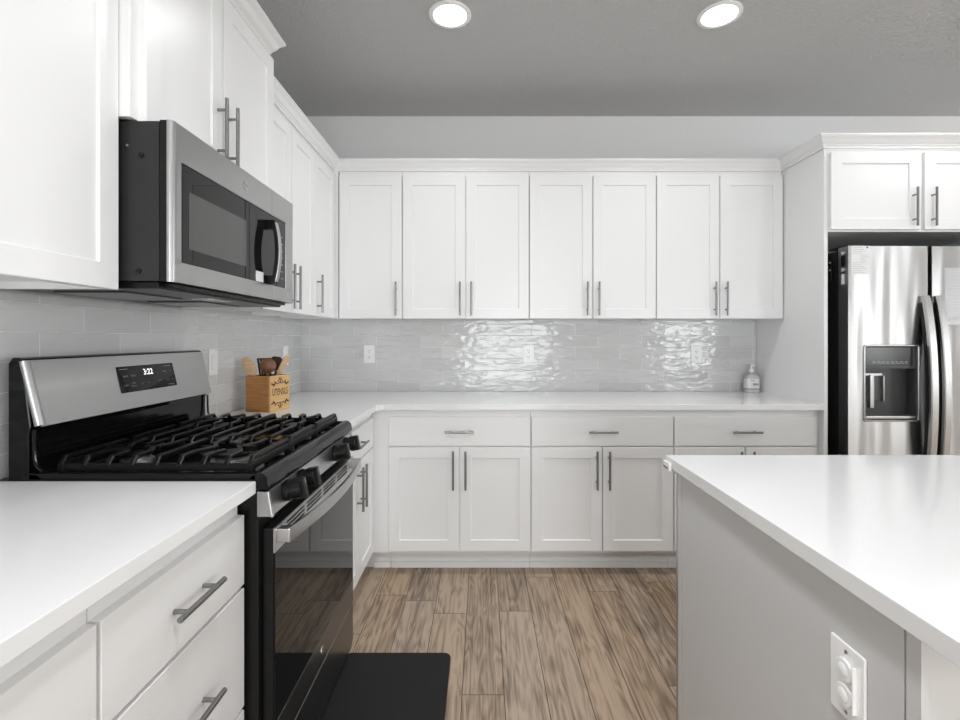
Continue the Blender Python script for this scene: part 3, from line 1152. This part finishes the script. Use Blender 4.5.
# oven door
DX = -0.522
OD0, OD1 = RY0 + 0.0215, RY1 - 0.005
od = MB().box(-0.551, DX - 0.002, OD0, OD1, 0.208, 0.790, 0.003).build('oven_door', M_PLASTIC, t)
tr = MB()
SLZ = [0.7775, 0.7665, 0.7555]
groups = []
ns = 4
span0, span1 = RY0 + 0.085, RY1 - 0.085
gw = (span1 - span0) / ns
for k in range(ns):
    groups.append((span0 + gw * k + 0.010, span0 + gw * (k + 1) - 0.010))
x0, x1 = DX - 0.0018, DX + 0.002
zs = [0.728] + sum([[z - 0.0036, z + 0.0036] for z in reversed(SLZ)], []) + [0.7905]
for j in range(0, len(zs), 2):
    tr.box(x0, x1, OD0, OD1, zs[j], zs[j + 1])
ysb = [OD0] + sum([[a, c] for a, c in groups], []) + [OD1]
for j in range(1, len(zs) - 1, 2):
    for q in range(0, len(ysb), 2):
        tr.box(x0, x1, ysb[q], ysb[q + 1], zs[j], zs[j + 1])
tr.build('vent_trim', M_STEELY, od, flat=True)
gl = MB().box(x0, DX + 0.001, OD0 + 0.004, OD1 - 0.002, 0.297, 0.7275, 0.0008, 1)
gl.build('oven_glass', M_GLASS, od)
MB().box(x0, DX + 0.0015, OD0, OD1, 0.2085, 0.2965, 0.001, 1).build('lower_trim', M_DARKSTEEL, od)
lg = MB().cyl((DX + 0.0015, RM, 0.253), (DX + 0.0035, RM, 0.253), 0.0135, 24, bev=0.0006).build('badge', M_ALU, od)
MB().text('GE', 0.015, (DX + 0.0036, RM, 0.253), (0, 1, 0), (0, 0, 1)).build('badge_letters', M_SLOT, lg, flat=True)
# handle: a wide flat bowed bar between two end brackets
hp = []
for k in range(25):
    f = k / 24
    y = OD0 + 0.012 + (OD1 - OD0 - 0.024) * f
    bow = 1 - (2 * f - 1) ** 2
    hp.append((DX + 0.030 + 0.030 * bow, y, 0.7685))
rr = []
hw, hh = 0.0065, 0.0185
for k in range(16):
    an = 2 * math.pi * k / 16
    ca, sa = math.cos(an), math.sin(an)
    rr.append((hw * math.copysign(abs(ca) ** 0.4, ca), hh * math.copysign(abs(sa) ** 0.4, sa)))
hd = MB().sweep(hp, rr)
hd.build('handle', M_STEELY, od)
for y in (OD0 + 0.022, OD1 - 0.022):
    MB().box(DX, DX + 0.036, y - 0.014, y + 0.014, 0.751, 0.786, 0.004).build('handle_bracket', M_ALU, od)
# storage drawer
dw = MB().prism([(-0.551, 0.205), (DX, 0.203), (DX + 0.001, 0.06), (DX - 0.004, 0.030), (DX - 0.022, 0.012), (-0.551, 0.012)], 'y', RY0 + 0.004, RY1 - 0.004, 0.0015, 1)
dw.build('storage_drawer', M_DARKSTEEL, t)

# mat
mt = MB()
pts = []
mx0, mx1, my0, my1, cr = -0.545, -0.125, 1.10, 1.943, 0.028
for cx, cy, a0 in ((mx1 - cr, my1 - cr, 0), (mx0 + cr, my1 - cr, 90), (mx0 + cr, my0 + cr, 180), (mx1 - cr, my0 + cr, 270)):
    for k in range(7):
        an = R(a0 + 15 * k)
        pts.append((cx + cr * math.cos(an), cy + cr * math.sin(an)))
mt.prism(pts, 'z', 0.0005, 0.014, 0.005, 3)
mt = mt.build('floor_mat', M_MAT)
# keep the mat clear of the range: it lies in front of the drawer
tag(mt, 'black rubber anti-fatigue mat on the wood floor in front of the range', 'mat')

# ------------------------------------------------------------------ microwave
MY0, MY1, MZ0, MZ1, MX = 1.190, 1.9445, 1.405, 1.801, -0.757
t = thing('microwave', (-0.98, (MY0 + MY1) / 2, MZ0), 'stainless over-the-range microwave mounted under the short cabinet', 'microwave')
bo = MB().box(XL + TT + 0.003, -0.792, MY0 + 0.002, MY1 - 0.002, MZ0 + 0.002, MZ1 - 0.002, 0.002).build('body', M_DARKGREY, t)
for x, z in ((-0.834, 1.715), (-0.841, 1.431)):
    MB().cyl((x, MY0 + 0.002, z), (x, MY0 - 0.0015, z), 0.0065, 14, bev=0.001).build('screw', M_PLASTIC, bo)
MB().cyl((-0.868, MY0 + 0.002, 1.738), (-0.868, MY0 - 0.001, 1.738), 0.003, 12).build('rivet', M_ALU, bo)
dr = MB().box(-0.790, -0.770, MY0, MY1, MZ0, MZ1, 0.002).build('door', M_PLASTIC, t)
fr = MB()
SPL = 1.752
# stainless front, with a rounded near edge, split where the door meets the control side
for a, c in ((MY0, SPL - 0.0008), (SPL + 0.0008, MY1)):
    g0, g1 = max(a, 1.226), min(c, 1.878)
    a_ = a + 0.015 if a == MY0 else a
    fr.box(-0.770, MX, a_, c, MZ0, 1.457, 0.0015)
    fr.box(-0.770, MX, a_, c, 1.709, MZ1, 0.0015)
    if a == MY0:
        fr.box(-0.770, MX, a + 0.010, 1.227, 1.450, 1.715, 0.0035)
        rp_ = [(-0.772, MY0), (-0.772, MY0 + 0.016), (MX, MY0 + 0.016)] + [(MX - 0.013 + 0.013 * math.cos(R(q)), MY0 + 0.013 - 0.013 * math.sin(R(q))) for q in range(0, 91, 15)]
        fr.prism(rp_, 'z', MZ0, MZ1)
    else:
        fr.box(-0.770, MX, 1.877, c, 1.450, 1.715, 0.0035)
fr.build('front_frame', M_STEEL, dr)
gw_ = MB().box(-0.770, MX - 0.004, 1.224, 1.88, 1.453, 1.713).build('glass_front', M_GLASS, dr)
MB().box(MX - 0.004, MX - 0.0034, 1.262, 1.568, 1.497, 1.645).build('viewing_window', M_MESHWIN, gw_)
MB().box(MX - 0.004, MX - 0.0032, 1.589, 1.5915, 1.455, 1.711).build('panel_seam', M_PLASTIC, gw_)
tp = MB()
for j in range(7):
    tp.box(MX - 0.004, MX - 0.0036, 1.812, 1.826, 1.49 + 0.026 * j, 1.494 + 0.026 * j)
    tp.box(MX - 0.004, MX - 0.0036, 1.842, 1.856, 1.49 + 0.026 * j, 1.494 + 0.026 * j)
tp.build('touch_labels', M_DIM, gw_)
# D handle
HYm = 1.728
loop = []
for k in range(17):
    f = k / 16
    z = 1.466 + (1.676 - 1.466) * f
    loop.append((MX + 0.020 + 0.014 * (1 - (2 * f - 1) ** 2), HYm, z))
hb = MB()
rp = [(-0.018, -0.006), (0.018, -0.006), (0.0175, 0.003), (0.012, 0.0055), (-0.012, 0.0055), (-0.0175, 0.003)]
hb.sweep(loop, rp, (1, 0, 0))
hb.box(MX - 0.004, MX + 0.027, HYm - 0.018, HYm + 0.018, 1.654, 1.684, 0.003)
hb.box(MX - 0.004, MX + 0.027, HYm - 0.018, HYm + 0.018, 1.458, 1.488, 0.003)
ho = hb.build('handle', M_PLASTIC, dr)
fc = MB()
fc.sweep([(x + 0.0055, y, z) for x, y, z in loop], [(-0.012, -0.001), (0.012, -0.001), (0.011, 0.0015), (-0.011, 0.0015)], (1, 0, 0))
fc.build('handle_face', M_STEEL, ho)
MB().box(MX - 0.004, MX - 0.0032, 1.635, 1.690, 1.459, 1.494).build('painted_reflection', M_LABEL, gw_)  # white patch painting the handle end cap's reflection on the glass
lg = MB().cyl((MX, 1.556, 1.754), (MX + 0.002, 1.556, 1.754), 0.0135, 24, bev=0.0006).build('badge', M_ALU, dr)
MB().text('GE', 0.015, (MX + 0.0021, 1.556, 1.754), (0, 1, 0), (0, 0, 1)).build('badge_letters', M_SLOT, lg, flat=True)
# underside: vent pan with grease filters and lamp lens
un = MB().box(XL + TT + 0.006, -0.800, MY0 + 0.012, MY1 - 0.012, MZ0 - 0.016, MZ0 + 0.001, 0.003)
un.box(-0.80, -0.775, MY0 + 0.03, MY1 - 0.03, MZ0 - 0.010, MZ0 - 0.0005, 0.002)
uo = un.build('vent_pan', M_PLASTIC, t)
for y in (MY0 + 0.20, MY1 - 0.20):
    f = MB().box(-1.12, -0.93, y - 0.12, y + 0.12, MZ0 - 0.020, MZ0 - 0.016, 0.001, 1)
    f.build('grease_filter', M_DARKSTEEL, uo)
MB().box(-0.89, -0.83, MY0 + 0.30, MY0 + 0.42, MZ0 - 0.0185, MZ0 - 0.016, 0.001, 1).build('lamp_lens', M_LABELG, uo)

# ------------------------------------------------------------------ refrigerator
FX0, FX1, FY, FZ = 1.900, 2.797, 2.530, 1.745
GAP0, GAP1 = 2.312, 2.335
t = thing('refrigerator', (2.34, 2.85, 0), 'stainless side-by-side refrigerator with a dispenser in its left door', 'refrigerator')
MB().box(FX0 + 0.003, FX1 - 0.003, FY + 0.085, YB - 0.03, 0.02, FZ - 0.012, 0.003).build('body', M_DARKGREY, t)
MB().box(FX0 + 0.02, FX1 - 0.02, FY + 0.03, YB - 0.06, 0.0, 0.0198).build('base_grille', M_PLASTIC, t)
# freezer door with a dispenser recess
dx0, dx1, dz0, dz1 = 1.985, 2.259, 0.842, 1.224
fd = MB()
bev = 0.003
for a, c, z0, z1 in ((FX0, dx0, 0.05, FZ), (dx1, GAP0, 0.05, FZ), (dx0, dx1, 0.05, dz0), (dx0, dx1, dz1, FZ)):
    fd.box(a, c, FY, FY + 0.07, z0, z1)
fdo = fd.build('freezer_door', M_FRIDGE, t, flat=True)
MB().box(FX0 + 0.004, GAP0 - 0.004, FY + 0.0702, FY + 0.0845, 0.055, FZ - 0.01).build('gasket', M_PLASTIC, fdo)
# dispenser
ds = MB()
ds.box(dx0 + 0.004, dx1 - 0.004, FY + 0.062, FY + 0.069, dz0, dz1)
ds.box(dx0 + 0.0005, dx0 + 0.006, FY + 0.004, FY + 0.062, dz0 + 0.002, dz1 - 0.002)
ds.box(dx1 - 0.006, dx1 - 0.0005, FY + 0.004, FY + 0.062, dz0 + 0.002, dz1 - 0.002)
ds.box(dx0 + 0.006, dx1 - 0.006, FY + 0.006, FY + 0.062, 1.108, dz1 - 0.002)
M_CAV = plain('dispenser_cavity', 0.06, 0.3)
dso = ds.build('dispenser', M_CAV, fdo)
rim = MB()
ring = []
cr = 0.012
for cx, cz, a0 in ((dx1 - cr + 0.004, dz1 - cr + 0.004, 0), (dx0 + cr - 0.004, dz1 - cr + 0.004, 90), (dx0 + cr - 0.004, dz0 + cr - 0.004, 180), (dx1 - cr + 0.004, dz0 + cr - 0.004, 270)):
    for k in range(6):
        an = R(a0 + 18 * k)
        ring.append((cx + cr * math.cos(an), FY - 0.002, cz + cr * math.sin(an)))
rim.tube(ring, 0.0055, 10, closed=True, up=(0, 1, 0))
rim.build('dispenser_rim', M_ALU, fdo)
MB().box(dx0 + 0.007, dx1 - 0.022, FY + 0.002, FY + 0.006, 1.122, dz1 - 0.006, 0.001, 1).build('dispenser_display', plain('dispenser_glass', 0.035, 0.15, spec=0.4), fdo)
ic = MB()
for k in range(8):
    x = dx0 + 0.05 + 0.024 * k
    ic.text('ICE LOCK WATER LIGHT CUBED CRUSH HOLD SET'.split()[k][:4], 0.009, (x, FY + 0.0018, 1.136), (1, 0, 0), (0, 0, 1))
    ic.box(x - 0.007, x + 0.007, FY + 0.0014, FY + 0.002, 1.1425, 1.1445)
ic.build('dispenser_icons', M_LABELG, fdo, flat=True)
pd = MB()
pd.box(dx0 + 0.012, dx0 + 0.118, FY + 0.040, FY + 0.060, 0.935, 1.070, 0.003)
pd.build('paddle_plate', plain('paddle_grey', 0.12, 0.25), fdo)
pd = MB()
pd.box(dx0 + 0.045, dx0 + 0.066, FY + 0.018, FY + 0.042, 0.90, 1.075, 0.004)
pd.box(dx0 + 0.012, dx0 + 0.118, FY + 0.030, FY + 0.044, 1.066, 1.082, 0.003)
pd.box(dx0 + 0.010, dx0 + 0.014, FY + 0.018, FY + 0.044, 0.935, 1.07)
pd.box(dx0 + 0.114, dx0 + 0.118, FY + 0.018, FY + 0.044, 0.935, 1.07)
pd.build('ice_paddle', M_ALU, fdo)
MB().box(dx0 + 0.006, dx1 - 0.006, FY - 0.002, FY + 0.062, dz0 + 0.004, dz0 + 0.020, 0.003).build('drip_tray', M_ALU, fdo)
rd = MB().box(GAP1, FX1, FY, FY + 0.07, 0.05, FZ, 0.003).build('fridge_door', M_FRIDGE, t)
MB().box(GAP1 + 0.004, FX1 - 0.004, FY + 0.0702, FY + 0.0845, 0.055, FZ - 0.01).build('gasket', M_PLASTIC, rd)


def fridge_handle(xc, parent):
    path = []
    z0, z1 = 0.44, 1.484
    for k in range(31):
        f = k / 30
        path.append((xc, FY - 0.012 - 0.050 * (1 - (2 * f - 1) ** 2) ** 0.8, z0 + (z1 - z0) * f))
    h = MB()
    pr = [(-0.019, -0.008), (0.019, -0.008), (0.019, 0.004), (0.015, 0.009), (-0.015, 0.009), (-0.019, 0.004)]
    h.sweep(path, pr, (0, -1, 0))
    h.box(xc - 0.017, xc + 0.017, FY - 0.016, FY, z1 - 0.035, z1 - 0.003, 0.003)
    h.box(xc - 0.017, xc + 0.017, FY - 0.016, FY, z0 + 0.003, z0 + 0.035, 0.003)
    ho_ = h.build('handle', M_BRIGHTSTEEL, parent)
    MB().sweep(path, [(-0.0165, -0.032), (0.0165, -0.032), (0.0165, -0.008), (-0.0165, -0.008)], (0, -1, 0)).build('dark_reflection_strip', M_DARKGREY, ho_)  # added dark strip, paints the dark reflection on the handle's side


fridge_handle(2.290, fdo)
fridge_handle(2.357, rd)
# top hinge cover
MB().box(FX0 + 0.01, FX0 + 0.09, FY + 0.02, FY + 0.16, FZ + 0.0, FZ + 0.012, 0.003).build('hinge_cover', M_DARKGREY, t)
# stickers on the doors
lb = MB().box(1.916, 2.010, FY - 0.0006, FY - 0.0001, 1.598, 1.746).build('energy_sticker', M_LABEL, fdo)
pr = MB()
for k in range(14):
    z = 1.738 - 0.010 * k
    if 4 <= k <= 7:
        pr.box(1.964, 1.964 + 0.020 + 0.012 * (k % 3), FY - 0.0009, FY - 0.0006, z - 0.0016, z + 0.0010)
    else:
        pr.box(1.920, 1.920 + 0.05 + 0.012 * ((k * 7) % 3), FY - 0.0009, FY - 0.0006, z - 0.0014, z + 0.0008)
pr.build('sticker_print', M_LABELG, lb)
MB().cyl((1.998, FY - 0.0006, 1.738), (1.998, FY - 0.001, 1.738), 0.005, 14).build('sticker_dot', M_SLOT, lb)
lb = MB().box(2.400, 2.545, FY - 0.0006, FY - 0.0001, 1.335, 1.630).build('feature_sticker', M_FILM, rd)
pr = MB()
pr.box(2.408, 2.412, FY - 0.0009, FY - 0.0006, 1.350, 1.624)
for k in range(12):
    z = 1.612 - 0.0165 * k
    pr.box(2.416, 2.535 - 0.03 * (k % 2), FY - 0.0009, FY - 0.0006, z - 0.0012, z + 0.0008)
    if k % 3 == 0:
        pr.box(2.408, 2.54, FY - 0.0009, FY - 0.0006, z - 0.0085, z - 0.0075)
for k in range(3):
    pr.cyl((2.43 + 0.03 * k, FY - 0.0006, 1.37), (2.43 + 0.03 * k, FY - 0.0009, 1.37), 0.011, 16)
pr.build('sticker_print', M_LABELG, lb)
lb = MB().cyl((2.416, FY - 0.0006, 1.345), (2.416, FY - 0.0014, 1.345), 0.006, 14).build('sticker_dot', M_LABEL, lb)

# small things hanging on the fridge's side
g = thing('bottle_opener', (FX0 - 0.004, FY + 0.045, 1.50), 'small dark opener with a white tag hung on the side edge of the fridge door', 'opener')
q = MB().box(FX0 - 0.006, FX0 - 0.001, FY + 0.020, FY + 0.044, 1.645, 1.700, 0.002)
q.tube([(FX0 - 0.004, FY + 0.032, 1.645), (FX0 - 0.004, FY + 0.030, 1.62), (FX0 - 0.004, FY + 0.032, 1.605)], 0.0025, 8)
q.build('magnet_body', M_PLASTIC, g)
q = MB().box(FX0 - 0.006, FX0 - 0.002, FY + 0.022, FY + 0.043, 1.548, 1.604, 0.002)
q.build('tag', M_LABEL, g)
q = MB()
for z in (1.626, 1.712):
    q.cyl((FX0 - 0.001, FY + 0.032, z), (FX0 - 0.007, FY + 0.032, z), 0.0095, 16, bev=0.001)
q.build('magnet', M_LABELG, g)
for z, lab in ((1.668, 'small round black magnet clip on the fridge side, the upper one'), (1.618, 'longer black magnet clip on the fridge side, the lower one')):
    g = thing('magnet_clip', (FX0, FY + 0.12, z), lab, 'magnet', 'clips on the fridge side')
    L = 0.014 if z > 1.65 else 0.036
    MB().box(FX0 - 0.016, FX0 + 0.0025, FY + 0.105, FY + 0.130, z - L, z + L, 0.005, 3).build('clip_body', M_PLASTIC, g)
    MB().ellipsoid((FX0 - 0.016, FY + 0.112, z + L * 0.45), 0.004, 0.006, 0.006).build('clip_button', M_ALU, g)

# ------------------------------------------------------------------ wooden utensil box
BXc, BYc, BW, BD, BH = -1.051, 2.387, 0.134, 0.150, 0.170
Z = ZW1 + 0.0005
t = thing('utensil_box', (BXc, BYc, Z), 'bamboo utensil box marked UTENSILS on the worktop in the corner', 'utensil holder')
x0, x1, y0, y1 = BXc - BW / 2, BXc + BW / 2, BYc - BD / 2, BYc + BD / 2
bxm = MB()
bxm.box(x0, x1 - 0.0095, y0, y0 + 0.009, Z, Z + BH, 0.001, 1)
bxm.box(x0, x1 - 0.0095, y1 - 0.009, y1, Z, Z + BH, 0.001, 1)
bxm.box(x0, x0 + 0.009, y0 + 0.009, y1 - 0.009, Z, Z + BH, 0.001, 1)
bxm.box(x0 + 0.009, x1 - 0.0095, y0 + 0.009, y1 - 0.009, Z, Z + 0.008)
bxm.build('box_body', M_BAMBOO, t)
fpn = MB().box(x1 - 0.0093, x1, y0, y1, Z, Z + BH, 0.001, 1).build('front_panel', M_BAMBOOL, t)


def tf_boxface(a, bq, c):
    return (x1 + c, BYc + a, Z + BH * 0.5 + bq)


le = MB(tf_boxface).text('UTENSILS', 0.046, (0, 0.004, 0.0003), (1, 0, 0), (0, 1, 0), stretch=0.62, bold=0.0003)
le.build('lettering', M_INK, fpn, flat=True)
orn = MB(tf_boxface)


def leaf(cx, cy, l, w_, an):
    pts = []
    for k in range(10):
        q = 2 * math.pi * k / 10
        px, py = l * math.cos(q), w_ * math.sin(q)
        pts.append((cx + px * math.cos(an) - py * math.sin(an), cy + px * math.sin(an) + py * math.cos(an)))
    orn.prism(pts, 'z', 0.0002, 0.0007)


for vs in (1, -1):
    cy = 0.052 * vs
    for hs in (1, -1):
        leaf(0.060 * hs, cy - 0.006 * vs, 0.010, 0.004, R(25) * hs * vs)
        leaf(0.046 * hs, cy - 0.010 * vs, 0.011, 0.0045, R(-30) * hs * vs)
        leaf(0.040 * hs, cy + 0.001 * vs, 0.008, 0.003, R(70) * hs)
        leaf(0.028 * hs, cy - 0.003 * vs, 0.012, 0.0025, R(30) * hs * vs)
        leaf(0.014 * hs, cy + 0.008 * vs, 0.009, 0.0028, R(120) * hs * vs)
        leaf(0.010 * hs, cy - 0.004 * vs, 0.010, 0.0022, R(-15) * hs * vs)
        leaf(0.005 * hs, cy + 0.018 * vs, 0.008, 0.0025, R(70) * hs * vs)
    leaf(0, cy + 0.004 * vs, 0.003, 0.012, 0)
orn.build('scroll_ornament', M_INK, fpn, flat=True)
t.rotation_euler.z = R(-12.8)


def stick_dir(p0, p1):
    return (Vector(p1) - Vector(p0)).normalized()


# pale wooden spoon leaning to the wall side
def spoon(name, label, foot, top, head_l, head_w, head_t, mat, yaw=0.0, group='wooden utensils in the box'):
    foot, top = Vector(foot), Vector(top)
    d = (top - foot).normalized()
    t_ = thing(name, foot, label, name.split('_')[-1], group)
    MB().cyl(foot, top - d * head_l * 1.6, 0.0055, 12, r2=0.006, bev=0.001).build('handle', mat, t_)
    q = Vector((0, 0, 1)).rotation_difference(d).to_matrix() @ Matrix.Rotation(yaw, 3, 'Z')
    MB().ellipsoid(top - d * head_l, head_w, head_t, head_l, q, 24).build('head', mat, t_)
    return t_


zb = Z + 0.0145
spoon('wooden_spoon', 'pale wooden spoon leaning left out of the bamboo box', (-1.022, 2.36, zb), (-1.148, 2.345, 1.172), 0.052, 0.031, 0.011, M_WOODPALE, R(0))
spoon('wooden_spoon', 'round red-brown wooden spoon standing in the middle of the bamboo box', (-1.055, 2.385, zb), (-1.040, 2.364, 1.168), 0.036, 0.038, 0.026, M_WOODRED, R(10))
# slotted dark spatula
f0, f1 = Vector((-1.072, 2.428, zb)), Vector((-1.082, 2.412, 1.168))
t_ = thing('slotted_spatula', f0, 'dark brown slotted spatula between the pale spoon and the round spoon', 'spatula', 'wooden utensils in the box')
d = (f1 - f0).normalized()
MB().cyl(f0, f1 - d * 0.085, 0.006, 12).build('handle', M_WOODDARK, t_)
hm = MB()
q = Vector((0, 0, 1)).rotation_difference(d).to_matrix()
for k in range(5):
    xx = -0.030 + 0.015 * k
    c0 = f1 - d * 0.088 + q @ Vector((xx * 0.8, 0, 0))
    c1 = f1 - d * 0.004 + q @ Vector((xx, 0, 0))
    hm.sweep([c0, c1], [(-0.0045, -0.003), (0.0045, -0.003), (0.0045, 0.003), (-0.0045, 0.003)], (0, 1, 0))
for off in (0.088, 0.004):
    c0 = f1 - d * off + q @ Vector((-0.034, 0, 0))
    c1 = f1 - d * off + q @ Vector((0.034, 0, 0))
    hm.sweep([c0, c1], [(-0.004, -0.006), (0.004, -0.006), (0.004, 0.006), (-0.004, 0.006)], (0, 1, 0))
hm.build('head', M_WOODDARK, t_)
# flat dark turner behind
f0, f1 = Vector((-1.035, 2.438, zb)), Vector((-1.035, 2.436, 1.176))
t_ = thing('wooden_turner', f0, 'dark turner standing behind the round red-brown spoon', 'spatula', 'wooden utensils in the box')
MB().cyl(f0, (-1.035, 2.4375, 1.11), 0.006, 12).build('handle', M_WOODDARK, t_)
MB().prism([(-1.062, 1.108), (-1.008, 1.108), (-0.998, 1.155), (-1.012, 1.172), (-1.045, 1.176), (-1.066, 1.162)], 'y', 2.4345, 2.4405, 0.0015, 1).build('head', M_WOODDARK, t_)
# pale spatula leaning right
f0, f1 = Vector((-1.085, 2.385, zb)), Vector((-0.972, 2.437, 1.180))
t_ = thing('wooden_spatula', f0, 'pale flat wooden spatula leaning right out of the bamboo box', 'spatula', 'wooden utensils in the box')
d = (f1 - f0).normalized()
sp = MB()
wd = Vector((0.25, 0.97, 0)).normalized()
sp.sweep([f0, f1 - d * 0.12], [(-0.006, -0.004), (0.006, -0.004), (0.006, 0.004), (-0.006, 0.004)], (0, 1, 0))
sp.build('handle', M_WOODPALE, t_)
hh_ = MB()
rings = []
for f, wq in ((0.0, 0.007), (0.2, 0.012), (0.45, 0.021), (0.8, 0.024), (0.95, 0.019), (1.0, 0.012)):
    c0 = f1 - d * 0.12 * (1 - f)
    nn = d.cross(wd).normalized()
    rings.append([c0 + wd * wq + nn * 0.003, c0 - wd * wq + nn * 0.003, c0 - wd * wq - nn * 0.003, c0 + wd * wq - nn * 0.003])
hh_.ring_stack(rings).build('head', M_WOODPALE, t_)

# ------------------------------------------------------------------ soap bottle
SX, SY = 1.740, 3.150
t = thing('soap_bottle', (SX, SY, Z), 'clear hand soap pump bottle with a white label at the right end of the worktop', 'soap bottle')


def sq(r, h, k=0.55):
    out = []
    for j in range(32):
        a = 2 * math.pi * j / 32
        ca, sa = math.cos(a), math.sin(a)
        out.append((SX + r * math.copysign(abs(ca) ** k, ca), SY + r * 0.78 * math.copysign(abs(sa) ** k, sa), Z + h))
    return out


MB().ring_stack([sq(0.036, 0.0), sq(0.041, 0.006), sq(0.042, 0.020), sq(0.042, 0.095), sq(0.041, 0.104), sq(0.034, 0.116, 0.7), sq(0.018, 0.123, 0.9),
                 sq(0.013, 0.125, 1), sq(0.013, 0.130, 1)]).build('bottle', M_BOTTLE, t)
lo = MB().ring_stack([sq(0.0426, 0.030), sq(0.0426, 0.090)], cap=False).build('label', M_LABEL, t)
pk = MB().ring_stack([sq(0.0427, 0.0215), sq(0.0427, 0.0255)], cap=False)
yl = SY - 0.0427 * 0.78 - 0.0006
for x, z, w_, h_ in ((SX - 0.012, 0.080, 0.03, 0.003), (SX + 0.002, 0.0545, 0.006, 0.016), (SX - 0.006, 0.0545, 0.004, 0.016), (SX + 0.012, 0.0545, 0.008, 0.012),
                     (SX + 0.023, 0.053, 0.006, 0.010)):
    pk.box(x - w_ / 2, x + w_ / 2, yl, yl + 0.0004, Z + z - h_ / 2, Z + z + h_ / 2)
pk.build('label_print', M_PRINT, lo)
pm = MB()
pm.lathe([(0.0155, 0.1305), (0.0155, 0.146), (0.011, 0.150), (0.005, 0.153), (0.0045, 0.172), (0.009, 0.173), (0.0095, 0.182), (0.006, 0.184)], (SX, SY, Z), seg=24)
pm.tube([(SX, SY, Z + 0.178), (SX - 0.001, SY - 0.02, Z + 0.178), (SX - 0.002, SY - 0.034, Z + 0.172)], 0.004, 10)
pm.build('pump', M_PLATE, t)


# ------------------------------------------------------------------ recessed lights
def can(x, y, label, power):
    t = thing('recessed_light', (x, y, ZC), label, 'ceiling light', 'recessed ceiling lights')
    MB().lathe([(0.096, -0.0003), (0.096, -0.004), (0.090, -0.0075), (0.078, -0.0085), (0.0745, -0.006), (0.0745, -0.0003)], (x, y, ZC), seg=40).build('trim_ring', M_TRIM, t)
    MB().lathe([(0.074, -0.0008), (0.074, -0.0050), (0.05, -0.0062), (0.0, -0.0066)], (x, y, ZC), seg=40).build('lens', M_LED, t)
    l = bpy.data.lights.new('can_lamp', 'AREA')
    l.shape = 'DISK'
    l.size = 0.145
    l.energy = power
    l.spread = R(CAN_SPREAD)
    l.color = (0.965, 0.985, 1.0)
    o = bpy.data.objects.new('can_lamp', l)
    o.location = (0, 0, -0.0105)
    o.parent = t
    C.objects.link(o)


CX = (-0.147, 1.075, 2.30)
names = ['recessed ceiling light directly above the range side aisle, left of the two in view',
         'recessed ceiling light above the middle of the back worktop, right of the two in view',
         'recessed ceiling light in front of the refrigerator, just past the right edge']
for k, x in enumerate(CX):
    can(x, 2.21, names[k], CAN_W if k < 2 else CAN_W * 0.75)
places = ['beside the near left worktop', 'over the island', 'beyond the far end of the island']
for k, x in enumerate(CX):
    if k > 0:
        continue
    can(0.0, 0.62, 'recessed ceiling light out of frame ' + places[k], CAN_W2)
for k, x in enumerate(CX):
    can(x, -0.9, 'recessed ceiling light behind the camera, ' + ('beside the left run', 'in line with the island', 'towards the right wall')[k], CAN_W2)
